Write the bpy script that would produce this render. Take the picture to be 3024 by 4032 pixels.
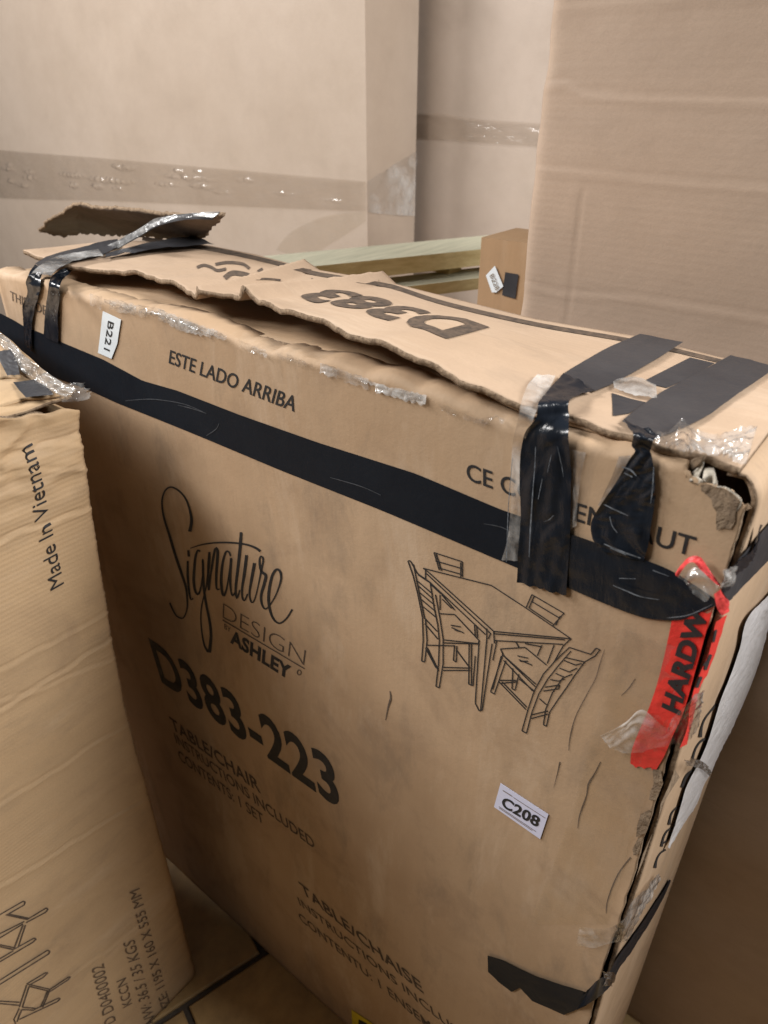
import bpy, bmesh, math, random
import numpy as np
from mathutils import Vector, Matrix

sc = bpy.context.scene
for o in list(bpy.data.objects):
    bpy.data.objects.remove(o)
COL = sc.collection

# ------------------------------------------------------------------ camera
CAM_H = 1.5
PITCH = math.radians(30.9)
YAW = math.radians(38.3)
cam_d = bpy.data.cameras.new('camera')
cam = bpy.data.objects.new('camera', cam_d)
COL.objects.link(cam)
cam.location = (0, 0, CAM_H)
cam.rotation_euler = (math.pi / 2 - PITCH, 0, YAW)
cam_d.sensor_fit = 'HORIZONTAL'
cam_d.sensor_width = 7.43
cam_d.lens = 7.43 * 2790.7 / 3024.0
cam_d.clip_start = 0.02
cam_d.clip_end = 60
cam_d.dof.use_dof = True
cam_d.dof.focus_distance = 0.74
cam_d.dof.aperture_fstop = 2.0
sc.camera = cam

# ------------------------------------------------------------------ world + ceiling lamps
w = bpy.data.worlds.new('World')
sc.world = w
w.use_nodes = True
w.node_tree.nodes['Background'].inputs[0].default_value = (1.0, 0.93, 0.86, 1)
w.node_tree.nodes['Background'].inputs[1].default_value = 0.07

def area_lamp(name, loc, target, sx, sy, watts, col):
    d = bpy.data.lights.new(name, 'AREA')
    d.shape = 'RECTANGLE'; d.size = sx; d.size_y = sy
    d.energy = watts; d.color = col
    o = bpy.data.objects.new(name, d)
    COL.objects.link(o)
    o.location = loc
    o.rotation_euler = (Vector(target) - Vector(loc)).to_track_quat('-Z', 'Y').to_euler()
    return o

area_lamp('ceiling_lamp', (-2.80, -0.45, 2.95), (-0.5, 0.6, 1.0), 1.1, 0.5, 92, (1.0, 0.975, 0.955))
area_lamp('ceiling_lamp', (-1.85, -1.50, 2.95), (-0.5, 0.6, 0.8), 1.0, 0.5, 54, (1.0, 0.965, 0.93))
area_lamp('ceiling_lamp', (1.30, 0.95, 2.60), (-0.3, 0.6, 0.8), 0.5, 1.0, 80, (1.0, 0.98, 0.96))

sc.view_settings.view_transform = 'Standard'
sc.view_settings.look = 'None'
sc.view_settings.exposure = 0.06
sc.view_settings.gamma = 1.0
sc.render.resolution_x = 768
sc.render.resolution_y = 1024

# ------------------------------------------------------------------ photo pixel -> direction -> point on a surface
FPX = 2790.7
cp, sp, cyw, syw = math.cos(PITCH), math.sin(PITCH), math.cos(YAW), math.sin(YAW)
EYE = np.array([0, 0, CAM_H])

def ray(p):
    a = p[0] - 1512; b = 2016 - p[1]
    h = FPX * cp + b * sp
    z = -FPX * sp + b * cp
    return np.array([a * cyw - h * syw, a * syw + h * cyw, z])

def on_plane(p, p0, n):
    d = ray(p)
    return EYE + d * (np.dot(np.array(p0) - EYE, n) / np.dot(d, n))

def C(b, pts):
    return [(b[0] + x * b[2], b[1] + y * b[2]) for x, y in pts]

c1 = (0, 700, .6028); c2 = (700, 950, .7233); c3 = (1700, 1200, .798); c4 = (500, 1850, .7236)
c5 = (1500, 2100, .6028); c6 = (2300, 2100, .5423); c7 = (0, 1300, .6329); c8 = (0, 2700, .6631)
e1 = (1000, 3200, .6028); e2 = (1800, 3000, .7378); e3 = (0, 0, 1.0247); e4 = (1500, 0, .9186); e5 = (1000, 850, .7233)
g1 = (0, 900, .4219); g2 = (2600, 1700, .3164); g3 = (2350, 3000, .4664); g4 = (600, 1880, .3918)
g5 = (0, 3300, .4822); g6 = (1850, 880, .1808); g7 = (0, 1250, .2712); g8 = (2100, 1300, .4822)

# ------------------------------------------------------------------ smooth pseudo noise on arrays
def wob(x, y, seed, scale, n=9):
    r = np.random.RandomState(seed)
    x = np.asarray(x, float) / scale; y = np.asarray(y, float) / scale
    out = 0
    for i in range(n):
        a = r.uniform(0, 2 * math.pi); k = r.uniform(.5, 2.2) * 2 * math.pi
        out = out + np.sin(k * (x * math.cos(a) + y * math.sin(a)) + r.uniform(0, 6.28)) / (k / 6.28) ** .6
    return out / math.sqrt(n)

# ------------------------------------------------------------------ objects
def empty(name, loc, label, cat, group=None):
    o = bpy.data.objects.new(name, None)
    COL.objects.link(o)
    o.location = loc
    o.empty_display_size = .1
    o['label'] = label; o['category'] = cat
    if group: o['group'] = group
    return o

def base_of(parent):
    b = np.zeros(3)
    p = parent
    while p is not None:
        b = b + np.array(p.location); p = p.parent
    return b

def mesh(name, V, Fc, mat, parent=None, smooth=True, mats=None, midx=None):
    V = np.asarray(V, float)
    if parent is not None: V = V - base_of(parent)
    me = bpy.data.meshes.new(name)
    me.from_pydata(V.tolist(), [], [tuple(int(i) for i in f) for f in Fc])
    for m in (mats or [mat]): me.materials.append(m)
    me.update()
    if smooth:
        me.polygons.foreach_set('use_smooth', [True] * len(me.polygons))
    if midx is not None:
        me.polygons.foreach_set('material_index', midx)
    o = bpy.data.objects.new(name, me)
    COL.objects.link(o)
    if parent is not None: o.parent = parent
    return o

def grid(name, P, mat, parent=None, thick=0, rim=None, smooth=True, offset=-1):
    P = np.asarray(P, float)
    n, m = P.shape[:2]
    idx = np.arange(n * m).reshape(n, m)
    Fc = np.stack([idx[:-1, :-1], idx[1:, :-1], idx[1:, 1:], idx[:-1, 1:]], -1).reshape(-1, 4)
    o = mesh(name, P.reshape(-1, 3), Fc, mat, parent, smooth)
    if thick:
        s = o.modifiers.new('thickness', 'SOLIDIFY')
        s.thickness = thick; s.offset = offset
        if rim is not None:
            o.data.materials.append(rim); s.material_offset_rim = 1
    return o

def resample(pts, n, smooth=True):
    P = np.asarray(pts, float)
    if smooth and len(P) > 2:
        Q = []
        for i in range(len(P) - 1):
            p0 = P[max(i - 1, 0)]; p1 = P[i]; p2 = P[i + 1]; p3 = P[min(i + 2, len(P) - 1)]
            for t in np.linspace(0, 1, 12, endpoint=False):
                Q.append(.5 * ((2 * p1) + (-p0 + p2) * t + (2 * p0 - 5 * p1 + 4 * p2 - p3) * t * t + (-p0 + 3 * p1 - 3 * p2 + p3) * t ** 3))
        Q.append(P[-1]); P = np.array(Q)
    d = np.r_[0, np.cumsum(np.linalg.norm(np.diff(P, axis=0), axis=1))]
    s = np.linspace(0, d[-1], n)
    return np.stack([np.interp(s, d, P[:, k]) for k in range(P.shape[1])], -1)

def strip(name, L, R, mat, parent, n=60, m=9, wr=0., ws=.02, seed=1, lift=None, thick=0, smooth=True, toward=None, fray=0.):
    """a band between two edge lines in space; wr = height of its wrinkles"""
    if len(L) == len(R):
        LR = resample(np.concatenate([np.asarray(L, float), np.asarray(R, float)], 1), n, smooth)
        L, R = LR[:, :3], LR[:, 3:]
    else:
        L = resample(L, n, smooth); R = resample(R, n, smooth)
    t = np.linspace(0, 1, m)[None, :, None]
    P = L[:, None, :] * (1 - t) + R[:, None, :] * t
    du = np.gradient(P, axis=0); dv = np.gradient(P, axis=1)
    N = np.cross(du, dv); N /= np.maximum(np.linalg.norm(N, axis=-1, keepdims=True), 1e-9)
    e = EYE if toward is None else np.array(toward)
    sgn = np.sign(np.sum(N * (e - P), -1, keepdims=True)); sgn[sgn == 0] = 1
    N = N * sgn
    ls = np.r_[0, np.cumsum(np.linalg.norm(np.diff(L, axis=0), axis=1))][:, None]
    wd = np.linalg.norm(R - L, axis=1)[:, None] * np.linspace(0, 1, m)[None, :]
    if wr:
        f = np.abs(wob(ls * .3, wd * 1.3, seed, ws)) * .75 + np.abs(wob(ls * .7, wd * .7, seed + 5, ws * .6)) * .25
        wr = wr * .45
        P = P + N * (wr * f)[..., None]
    if lift is not None:
        P = P + N * np.asarray(lift(np.linspace(0, 1, n)[:, None], np.linspace(0, 1, m)[None, :]))[..., None]
    if fray:
        r = np.random.RandomState(seed)
        for row, s in ((0, -1), (-1, 1)):
            d = P[1 if row == 0 else -2] - P[row]
            ln = np.linalg.norm(d, axis=-1, keepdims=True)
            P[row] += -d / np.maximum(ln, 1e-9) * (r.uniform(-1, 1, (m, 1)) * fray)
    if np.mean(sgn) < 0: P = P[:, ::-1]
    return grid(name, P, mat, parent, thick)

def flat_poly(name, pts, mat, parent, thick=0):
    n = len(pts)
    o = mesh(name, pts, [tuple(range(n))], mat, parent, smooth=False)
    bm = bmesh.new(); bm.from_mesh(o.data)
    bmesh.ops.triangulate(bm, faces=bm.faces[:]); bm.to_mesh(o.data); bm.free()
    if thick:
        s = o.modifiers.new('thickness', 'SOLIDIFY'); s.thickness = thick; s.offset = 0
    return o

def stroke_px(pts, wid, proj, smooth=True, n=None):
    """ink line drawn on a surface: returns verts, faces"""
    P = np.asarray(pts, float)
    if n is None: n = max(2, len(P) * (6 if smooth else 1))
    if smooth and len(P) > 2: Q = resample(P, n)
    else: Q = P
    n = len(Q)
    T = np.gradient(Q, axis=0)
    T /= np.maximum(np.linalg.norm(T, axis=1, keepdims=True), 1e-9)
    Nn = np.stack([-T[:, 1], T[:, 0]], -1)
    W = np.interp(np.linspace(0, 1, n), np.linspace(0, 1, len(wid)), wid) if np.ndim(wid) else np.full(n, wid)
    A = Q + Nn * W[:, None] / 2; B = Q - Nn * W[:, None] / 2
    V = [proj(p) for p in A] + [proj(p) for p in B]
    Fc = [(i, i + 1, n + i + 1, n + i) for i in range(n - 1)]
    return V, Fc

def strokes(name, lst, proj, mat, parent):
    V = []; Fc = []
    for pts, wid, sm in lst:
        v, f = stroke_px(pts, wid, proj, sm)
        b = len(V); V += v; Fc += [tuple(b + i for i in q) for q in f]
    return mesh(name, V, Fc, mat, parent, smooth=False)

_font_cache = {}
def font_mesh(s, bold):
    cu = bpy.data.curves.new('txt', 'FONT')
    cu.body = s; cu.size = 1; cu.resolution_u = 4; cu.offset = bold
    cu.space_character = 1.0 + bold * 1.2
    o = bpy.data.objects.new('txt', cu); COL.objects.link(o)
    dg = bpy.context.evaluated_depsgraph_get(); dg.update()
    me = bpy.data.meshes.new_from_object(o.evaluated_get(dg))
    V = np.zeros(len(me.vertices) * 3); me.vertices.foreach_get('co', V); V = V.reshape(-1, 3)
    bm = bmesh.new(); bm.from_mesh(me)
    bmesh.ops.triangulate(bm, faces=bm.faces[:])
    for _ in range(3):
        le = [e for e in bm.edges if e.calc_length() > .16]
        if not le: break
        bmesh.ops.subdivide_edges(bm, edges=le, cuts=1)
        bmesh.ops.triangulate(bm, faces=[f for f in bm.faces if len(f.verts) > 3])
    bm.verts.index_update()
    V = np.array([v.co[:] for v in bm.verts]); Fc = [tuple(v.index for v in f.verts) for f in bm.faces]
    bm.free()
    bpy.data.objects.remove(o); bpy.data.curves.remove(cu); bpy.data.meshes.remove(me)
    return V, Fc

def text(name, s, p0, p1, pu, proj, mat, parent, bold=.0, fix=None, part=1.0):
    """lettering whose baseline runs from pixel p0 to p1, cap height p0->pu, on the surface proj"""
    V, Fc = font_mesh(s, bold)
    V = V.copy()
    V[:, 0] -= V[:, 0].min(); V[:, 0] /= V[:, 0].max()
    V[:, 1] -= max(V[:, 1].min(), -.05); V[:, 1] /= V[:, 1].max()
    O = proj(p0); U = (proj(p1) - O) * part; W = proj(pu) - O
    P = O[None] + V[:, :1] * U[None] + V[:, 1:2] * W[None]
    if fix is not None: P = fix(P)
    return mesh(name, P, Fc, mat, parent, smooth=False)

# ------------------------------------------------------------------ materials
def newmat(name):
    m = bpy.data.materials.new(name); m.use_nodes = True
    nt = m.node_tree; nt.nodes.clear()
    return m, nt

def N(nt, t, **kw):
    n = nt.nodes.new(t)
    for k, v in kw.items():
        if k in n.inputs.keys() if isinstance(k, str) else False: n.inputs[k].default_value = v
        else: setattr(n, k, v)
    return n

def noise(nt, co, scale, detail=4, rough=.55, stretch=None, dist=0.):
    src = co
    if stretch is not None:
        mp = nt.nodes.new('ShaderNodeMapping'); mp.inputs['Scale'].default_value = stretch
        nt.links.new(co, mp.inputs['Vector']); src = mp.outputs[0]
    n = nt.nodes.new('ShaderNodeTexNoise')
    n.inputs['Scale'].default_value = scale; n.inputs['Detail'].default_value = detail
    n.inputs['Roughness'].default_value = rough; n.inputs['Distortion'].default_value = dist
    nt.links.new(src, n.inputs['Vector'])
    return n.outputs['Fac']

def ramp(nt, fac, lo, hi, a=0., b=1.):
    r = nt.nodes.new('ShaderNodeMapRange')
    r.inputs['From Min'].default_value = lo; r.inputs['From Max'].default_value = hi
    r.inputs['To Min'].default_value = a; r.inputs['To Max'].default_value = b
    nt.links.new(fac, r.inputs['Value'])
    return r.outputs[0]

def mix(nt, fac, a, b, mode='MIX'):
    m = nt.nodes.new('ShaderNodeMix'); m.data_type = 'RGBA'; m.blend_type = mode
    if isinstance(fac, (int, float)): m.inputs[0].default_value = fac
    else: nt.links.new(fac, m.inputs[0])
    for k, v in ((6, a), (7, b)):
        if isinstance(v, tuple): m.inputs[k].default_value = (*v, 1)
        else: nt.links.new(v, m.inputs[k])
    return m.outputs[2]

def mth(nt, op, a, b=None):
    m = nt.nodes.new('ShaderNodeMath'); m.operation = op
    for k, v in ((0, a), (1, b)):
        if v is None: continue
        if isinstance(v, (int, float)): m.inputs[k].default_value = v
        else: nt.links.new(v, m.inputs[k])
    return m.outputs[0]

def cardboard(name, colA, colB, flute=(1, 0, 0), period=.0075, flute_amt=.25, dirt=.35, rough=.72, scuff=.3, streak=(60, 60, 3), coat=0.):
    m, nt = newmat(name)
    out = nt.nodes.new('ShaderNodeOutputMaterial')
    b = nt.nodes.new('ShaderNodeBsdfPrincipled')
    co = nt.nodes.new('ShaderNodeTexCoord').outputs['Object']
    blotch = noise(nt, co, 4.0, 5, .6)
    col = mix(nt, ramp(nt, blotch, .35, .65), colA, colB)
    fib = noise(nt, co, 1.0, 6, .7, stretch=streak)
    col = mix(nt, ramp(nt, fib, .3, .75, 0, .34), col, tuple(c * .62 for c in colA))
    fine = noise(nt, co, 420, 3, .6)
    col = mix(nt, ramp(nt, fine, .35, .7, 0, .20), col, tuple(c * .7 for c in colA))
    d1 = noise(nt, co, 7.0, 8, .65, dist=.6)
    col = mix(nt, ramp(nt, d1, .52, .72, 0, dirt), col, (.20, .13, .085))
    d2 = noise(nt, co, 1.0, 7, .7, stretch=tuple(6 + .5 * q for q in streak), dist=.3)
    col = mix(nt, ramp(nt, d2, .53, .70, 0, dirt * .8), col, (.17, .135, .105))
    s1 = noise(nt, co, 2.2, 9, .72, stretch=tuple(max(.6, s / 12.) * 2 for s in streak), dist=.3)
    col = mix(nt, ramp(nt, s1, .54, .70, 0, scuff * .9), col, (.66, .53, .40))
    nt.links.new(col, b.inputs['Base Color'])
    b.inputs['Specular IOR Level'].default_value = .28
    rn = ramp(nt, d1, .3, .7, rough - .12, rough + .12)
    nt.links.new(rn, b.inputs['Roughness'])
    if coat:
        b.inputs['Coat Weight'].default_value = coat; b.inputs['Coat Roughness'].default_value = .22
    # flute ribs under the paper + paper tooth
    sep = nt.nodes.new('ShaderNodeSeparateXYZ'); nt.links.new(co, sep.inputs[0])
    acc = None
    for k in range(3):
        if flute[k]:
            t = mth(nt, 'MULTIPLY', sep.outputs[k], flute[k] * 2 * math.pi / period)
            acc = t if acc is None else mth(nt, 'ADD', acc, t)
    wv = mth(nt, 'SINE', acc)
    wv = mth(nt, 'MULTIPLY', wv, ramp(nt, noise(nt, co, 6, 3), .35, .65, .15, 1))
    h = mth(nt, 'MULTIPLY', wv, .00022 * flute_amt / .25)
    h = mth(nt, 'ADD', h, mth(nt, 'MULTIPLY', noise(nt, co, 55, 6, .65), .0006))
    h = mth(nt, 'ADD', h, mth(nt, 'MULTIPLY', noise(nt, co, 9, 4, .5), .0014))
    h = mth(nt, 'ADD', h, mth(nt, 'MULTIPLY', fine, .00016))
    bp = nt.nodes.new('ShaderNodeBump'); bp.inputs['Strength'].default_value = .8; bp.inputs['Distance'].default_value = 1.0
    nt.links.new(h, bp.inputs['Height']); nt.links.new(bp.outputs[0], b.inputs['Normal'])
    nt.links.new(b.outputs[0], out.inputs[0])
    return m

def simple(name, col, rough=.6, spec=.4, nscale=60, namt=.25, bump=.0, bscale=80, col2=None, coat=0., bstretch=None, cstretch=None):
    m, nt = newmat(name)
    out = nt.nodes.new('ShaderNodeOutputMaterial')
    b = nt.nodes.new('ShaderNodeBsdfPrincipled')
    co = nt.nodes.new('ShaderNodeTexCoord').outputs['Object']
    f = noise(nt, co, nscale, 6, .65, stretch=cstretch)
    c = mix(nt, ramp(nt, f, .35, .68, 0, namt), col, col2 if col2 else tuple(x * .5 for x in col))
    nt.links.new(c, b.inputs['Base Color'])
    nt.links.new(ramp(nt, noise(nt, co, nscale * .4, 4), .3, .7, max(.03, rough - .1), min(1, rough + .1)), b.inputs['Roughness'])
    b.inputs['Specular IOR Level'].default_value = spec
    if coat: b.inputs['Coat Weight'].default_value = coat; b.inputs['Coat Roughness'].default_value = .08
    if bump:
        bp = nt.nodes.new('ShaderNodeBump'); bp.inputs['Strength'].default_value = 1; bp.inputs['Distance'].default_value = bump
        nt.links.new(noise(nt, co, bscale, 5, .6, stretch=bstretch, dist=.4), bp.inputs['Height']); nt.links.new(bp.outputs[0], b.inputs['Normal'])
    nt.links.new(b.outputs[0], out.inputs[0])
    return m

def film(name, tint=(.93, .91, .88), gloss=.16, rough=.1, bump=.004, bscale=40, haze=.06, stretch=None):
    """clear tape / stretch wrap: mostly see-through, a milky part, a glossy wrinkled coat"""
    m, nt = newmat(name)
    out = nt.nodes.new('ShaderNodeOutputMaterial')
    co = nt.nodes.new('ShaderNodeTexCoord').outputs['Object']
    tr = nt.nodes.new('ShaderNodeBsdfTransparent'); tr.inputs[0].default_value = (*tint, 1)
    df = nt.nodes.new('ShaderNodeBsdfDiffuse'); df.inputs[0].default_value = (.8, .79, .77, 1)
    gl = nt.nodes.new('ShaderNodeBsdfGlossy'); gl.inputs['Roughness'].default_value = rough
    bp = nt.nodes.new('ShaderNodeBump'); bp.inputs['Strength'].default_value = 1; bp.inputs['Distance'].default_value = bump
    nt.links.new(noise(nt, co, bscale, 4, .55, stretch=stretch, dist=.6), bp.inputs['Height'])
    nt.links.new(bp.outputs[0], gl.inputs['Normal'])
    m1 = nt.nodes.new('ShaderNodeMixShader')
    nt.links.new(ramp(nt, noise(nt, co, bscale * .6, 4, .6, stretch=stretch), .42, .72, haze * .15, haze * 2.2), m1.inputs[0])
    nt.links.new(tr.outputs[0], m1.inputs[1]); nt.links.new(df.outputs[0], m1.inputs[2])
    m2 = nt.nodes.new('ShaderNodeMixShader')
    lw = nt.nodes.new('ShaderNodeLayerWeight'); lw.inputs['Blend'].default_value = .5
    nt.links.new(bp.outputs[0], lw.inputs['Normal'])
    nt.links.new(mth(nt, 'MULTIPLY', mth(nt, 'ADD', mth(nt, 'MULTIPLY', mth(nt, 'POWER', lw.outputs['Facing'], 4.), .7), .045), gloss * 6), m2.inputs[0])
    nt.links.new(m1.outputs[0], m2.inputs[1]); nt.links.new(gl.outputs[0], m2.inputs[2])
    nt.links.new(m2.outputs[0], out.inputs[0])
    return m

KR_A = (.52, .37, .24); KR_B = (.43, .29, .178)
M_front = cardboard('kraft_front', KR_A, KR_B, flute=(1, 0, 0), flute_amt=.02, dirt=.42, scuff=.42, streak=(26, 26, 2.2))
M_top = cardboard('kraft_top', (.49, .36, .255), (.44, .315, .215), flute=(0, 1, 0), flute_amt=.1, dirt=.25, scuff=.35, streak=(3, 26, 26))
M_side = cardboard('kraft_side', (.50, .36, .24), (.43, .30, .19), flute=(0, 1, 0), flute_amt=.12, dirt=.4, scuff=.3, streak=(26, 26, 2.))
M_inner = cardboard('kraft_inner', (.47, .33, .21), (.41, .28, .17), flute=(1, 0, 0), flute_amt=.15, dirt=.2, scuff=.2)
M_left = cardboard('kraft_left', (.54, .38, .225), (.48, .33, .19), flute=(0, 0, 1), period=.0062, flute_amt=.13, dirt=.25, scuff=.25, streak=(2.5, 2.5, 30))
M_back1 = cardboard('kraft_back_smooth', (.485, .395, .32), (.47, .375, .295), flute=(0, 0, 1), flute_amt=.02, dirt=.06, scuff=.08, rough=.6, streak=(4, 4, 4))
M_back2 = cardboard('kraft_back_pale', (.50, .415, .35), (.49, .40, .33), flute=(0, 0, 1), flute_amt=.02, dirt=.08, scuff=.08, rough=.55, streak=(4, 4, 4))
M_right = cardboard('kraft_right', (.475, .36, .275), (.45, .335, .25), flute=(0, 0, 1), flute_amt=.05, dirt=.12, scuff=.12, streak=(2.5, 2.5, 16))
M_small = cardboard('kraft_small', (.42, .27, .15), (.36, .23, .13), flute=(1, 0, 0), flute_amt=.06, dirt=.15, scuff=.15)
M_edge = simple('corrugated_edge', (.34, .25, .17), .9, .1, 240, .8, .0015, 300, (.09, .06, .04))
M_torn = simple('torn_ply', (.30, .225, .155), .95, .05, 70, .7, .004, 90, (.13, .095, .07))
M_dark = simple('dirty_shaded_ply', (.15, .115, .09), .9, .1, 30, .6, .003, 60, (.09, .07, .055))  # dirty ply, darkened further to carry the shade on the torn flap's underside
M_white = simple('torn_paper_lining', (.72, .66, .56), .9, .1, 60, .4, .004, 90)
M_ink = simple('black_ink', (.020, .021, .024), .62, .3, 150, .5, 0, 80, (.045, .040, .036))
M_inkw = simple('worn_ink', (.060, .048, .040), .75, .2, 130, .8, 0, 80, (.17, .12, .085))
M_inkt = simple('faded_ink', (.16, .115, .075), .75, .2, 130, .7, 0, 80, (.26, .18, .11))
M_inkm = simple('blurred_ink', (.10, .075, .055), .75, .2, 130, .8, 0, 80, (.22, .15, .095))
M_scl = simple('pale_scuff', (.555, .425, .305), .8, .2, 140, .9, 0, 80, (.49, .36, .245))
M_scd = simple('dark_smear', (.385, .285, .195), .8, .2, 140, .9, 0, 80, (.45, .33, .22))
M_band = simple('black_band', (.0065, .0095, .015), .5, .16, 20, .5, .0005, 60, (.011, .015, .022))
M_tape = simple('black_tape', (.0080, .011, .017), .24, .42, 25, .5, .0018, 26, (.013, .017, .024), bstretch=(1.4, 1.4, .5))
M_tapem = simple('black_tape_flat', (.030, .031, .036), .42, .4, 9, .8, .0022, 26, (.055, .054, .058))
M_scratch = simple('scratched_tape', (.075, .085, .10), .5, .4, 200, .8, 0, 80, (.02, .024, .03))
M_glint = simple('tape_scratch_glint', (.22, .25, .29), .4, .5, 160, .9, 0, 80, (.02, .025, .03))  # blue-white colour that paints wrinkle highlights along with scratches
M_red = simple('red_tape', (.70, .045, .035), .35, .45, 30, .4, .002, 50, (.52, .03, .03))
M_pink = simple('red_tape_folded', (.85, .09, .09), .4, .4, 50, .5, .003, 70, (.65, .05, .05))
M_label = simple('label_paper', (.66, .68, .86), .6, .3, 40, .15, 0, 80, (.58, .60, .80))
M_labelw = simple('label_paper_white', (.74, .80, .84), .6, .3, 40, .15, 0, 80, (.68, .74, .8))
M_yellow = simple('yellow_sticker', (.72, .58, .03), .5, .4, 40, .2)
M_foam = simple('white_plastic_sheet', (.62, .61, .62), .45, .4, 18, .5, .004, 24, (.42, .41, .41), bstretch=(1, 1, 1.6))
M_lumber = simple('pale_lumber', (.68, .56, .30), .75, .2, 9, .8, .0015, 90, (.48, .37, .17), bstretch=(4, .4, 4), cstretch=(6, .8, 12))
M_lumtop = simple('weathered_lumber', (.52, .50, .38), .75, .2, 9, .9, .0015, 90, (.36, .36, .27), bstretch=(4, .4, 4), cstretch=(9, .8, 6))
M_tile = simple('glazed_tile', (.46, .31, .14), .38, .45, 14, 1.0, .001, 20, (.28, .185, .09))
M_grout = simple('grout', (.10, .085, .07), .95, .1, 120, .5, .002, 200)
M_film = film('clear_tape', (.97, .96, .94), gloss=.12, rough=.12, bump=.0012, bscale=26, haze=.03)
M_crinkle = film('crinkled_clear_tape', (.93, .93, .93), gloss=.26, rough=.13, bump=.006, bscale=20, haze=.26)
M_milky = film('milky_tape', (.92, .91, .90), gloss=.2, rough=.16, bump=.003, bscale=30, haze=.32)
M_wrap = film('stretch_wrap', (.985, .97, .95), gloss=.36, rough=.15, bump=.0022, bscale=24, haze=.015, stretch=(1.2, 1, 3))
M_grey = film('grey_dirty_tape', (.60, .60, .61), gloss=.2, rough=.25, bump=.004, bscale=36, haze=.25)

# ================================================================== FLOOR
floor = mesh('floor', [(-6, -6, -.006), (6, -6, -.006), (6, 6, -.006), (-6, 6, -.006)], [(0, 1, 2, 3)], M_grout, smooth=False)
floor['kind'] = 'structure'
TA = np.array([.294, .956]); TB = np.array([.956, -.294]); TO = np.array([-.716, .295]); TS = .33; TG = .006
def tile_mesh():
    bm = bmesh.new()
    bmesh.ops.create_cube(bm, size=1)
    for v in bm.verts: v.co = Vector((v.co.x * (TS - 2 * TG), v.co.y * (TS - 2 * TG), v.co.z * .008))
    bmesh.ops.bevel(bm, geom=[e for e in bm.edges if e.verts[0].co.z > 0 and e.verts[1].co.z > 0], offset=.003, segments=1, affect='EDGES')
    me = bpy.data.meshes.new('tile'); bm.to_mesh(me); bm.free(); me.materials.append(M_tile)
    return me
tme = tile_mesh()
for i in range(-4, 5):
    for j in range(-4, 6):
        c = TO + TB * (i + .5) * TS + TA * (j + (.5 if i % 2 == 0 else .0)) * TS
        if -2.0 < c[0] < 1.0 and -1.0 < c[1] < 1.6:
            t = bpy.data.objects.new('tile', tme); COL.objects.link(t); t.parent = floor
            t.location = (c[0], c[1], .0); t.rotation_euler.z = math.atan2(TB[1], TB[0])

# ================================================================== MAIN CARTON
YF = .46; XL = -1.05; XR = -.063; ZT = 1.279; YB = .735
main = empty('damaged_carton', ((XL + XR) / 2, (YF + YB) / 2, .002), 'battered carton in black and red tape with a line drawing of table and chairs', 'carton')

def fdisp(X, Z):
    """how far the front paper bulges towards the viewer"""
    X = np.asarray(X, float); Z = np.asarray(Z, float)
    d = .0006 * wob(X, Z, 3, .5)
    edge = np.clip((X - (XR - .03)) / .03, 0, 1)
    d = d * (1 - .6 * edge)
    return d

def FP(e):
    def f(p):
        P = on_plane(p, (0, YF, 0), np.array([0, 1., 0]))
        d = fdisp(P[0], P[2]) + e
        P = on_plane(p, (0, YF - d, 0), np.array([0, 1., 0]))
        return P
    return f
def fixF(e):
    def f(P):
        P = P.copy(); P[:, 1] = YF - fdisp(P[:, 0], P[:, 2]) - e
        return P
    return f
F1 = FP(.0006); F2 = FP(.0012); F3 = FP(.0026); fx = fixF(.0005)
def TP(z):
    return lambda p: on_plane(p, (0, 0, z), np.array([0, 0, 1.]))

# ---- front panel: grid that ends in the torn corner
tornpx = C(g2, [(340, 330), (370, 420), (392, 560), (460, 570), (520, 590), (620, 640), (700, 680), (800, 690), (900, 750), (1000, 850), (1030, 900)])
torn = np.array([FP(0)(p) for p in tornpx])
torn = torn[np.argsort(torn[:, 0])]
def ztop(X):
    X = np.asarray(X, float)
    z = ZT + .0025 * wob(X, X * 0, 8, .25) + .0012 * wob(X, X * 0, 9, .035)
    q = np.clip((X + .32) / .08, 0, 1); z = z - .004 * q * q * (3 - 2 * q)
    zt = np.interp(X, torn[:, 0], torn[:, 2]) + .0012 * wob(X, X * 0, 10, .008)
    return np.where(X > torn[0, 0], np.minimum(zt, z), z)
def xright(Z):
    return XR + .0010 * wob(Z, Z * 0, 11, .11) + .0005 * wob(Z, Z * 0, 12, .02)

xs = np.r_[np.linspace(0, .88, 110), np.linspace(.885, 1, 70)]
zs = np.r_[np.linspace(0, .8, 90), np.linspace(.805, 1, 60)]
P = np.zeros((len(xs), len(zs) + 4, 3))
for j, t in enumerate(zs):
    X0 = XL + xs * (XR - XL)
    zz = t * ztop(X0)
    X = XL + xs * (xright(zz) - XL)
    P[:, j, 0] = X; P[:, j, 2] = .004 + t * (ztop(X) - .004)
    P[:, j, 1] = YF - fdisp(X, P[:, j, 2])
# fold over the rim
X = P[:, len(zs) - 1, 0]
intact = (X < torn[0, 0]).astype(float)
base = P[:, len(zs) - 1].copy()
P[:, len(zs) - 1, 2] -= .002 * intact
for k, (dy, dz) in enumerate([(.0020, .0030), (.0075, .0058), (.018, .0064), (.036, .004)]):
    P[:, len(zs) + k] = base
    P[:, len(zs) + k, 1] += np.where(intact > 0, dy, .0005 * (k + 1))
    P[:, len(zs) + k, 2] += np.where(intact > 0, dz + .0014 * wob(X, X * 0 + k * .01, 21, .03) * (k < 3), -.0002 * (k + 1))
grid('front_panel', P, M_front, main, thick=.004, rim=M_edge)

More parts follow.
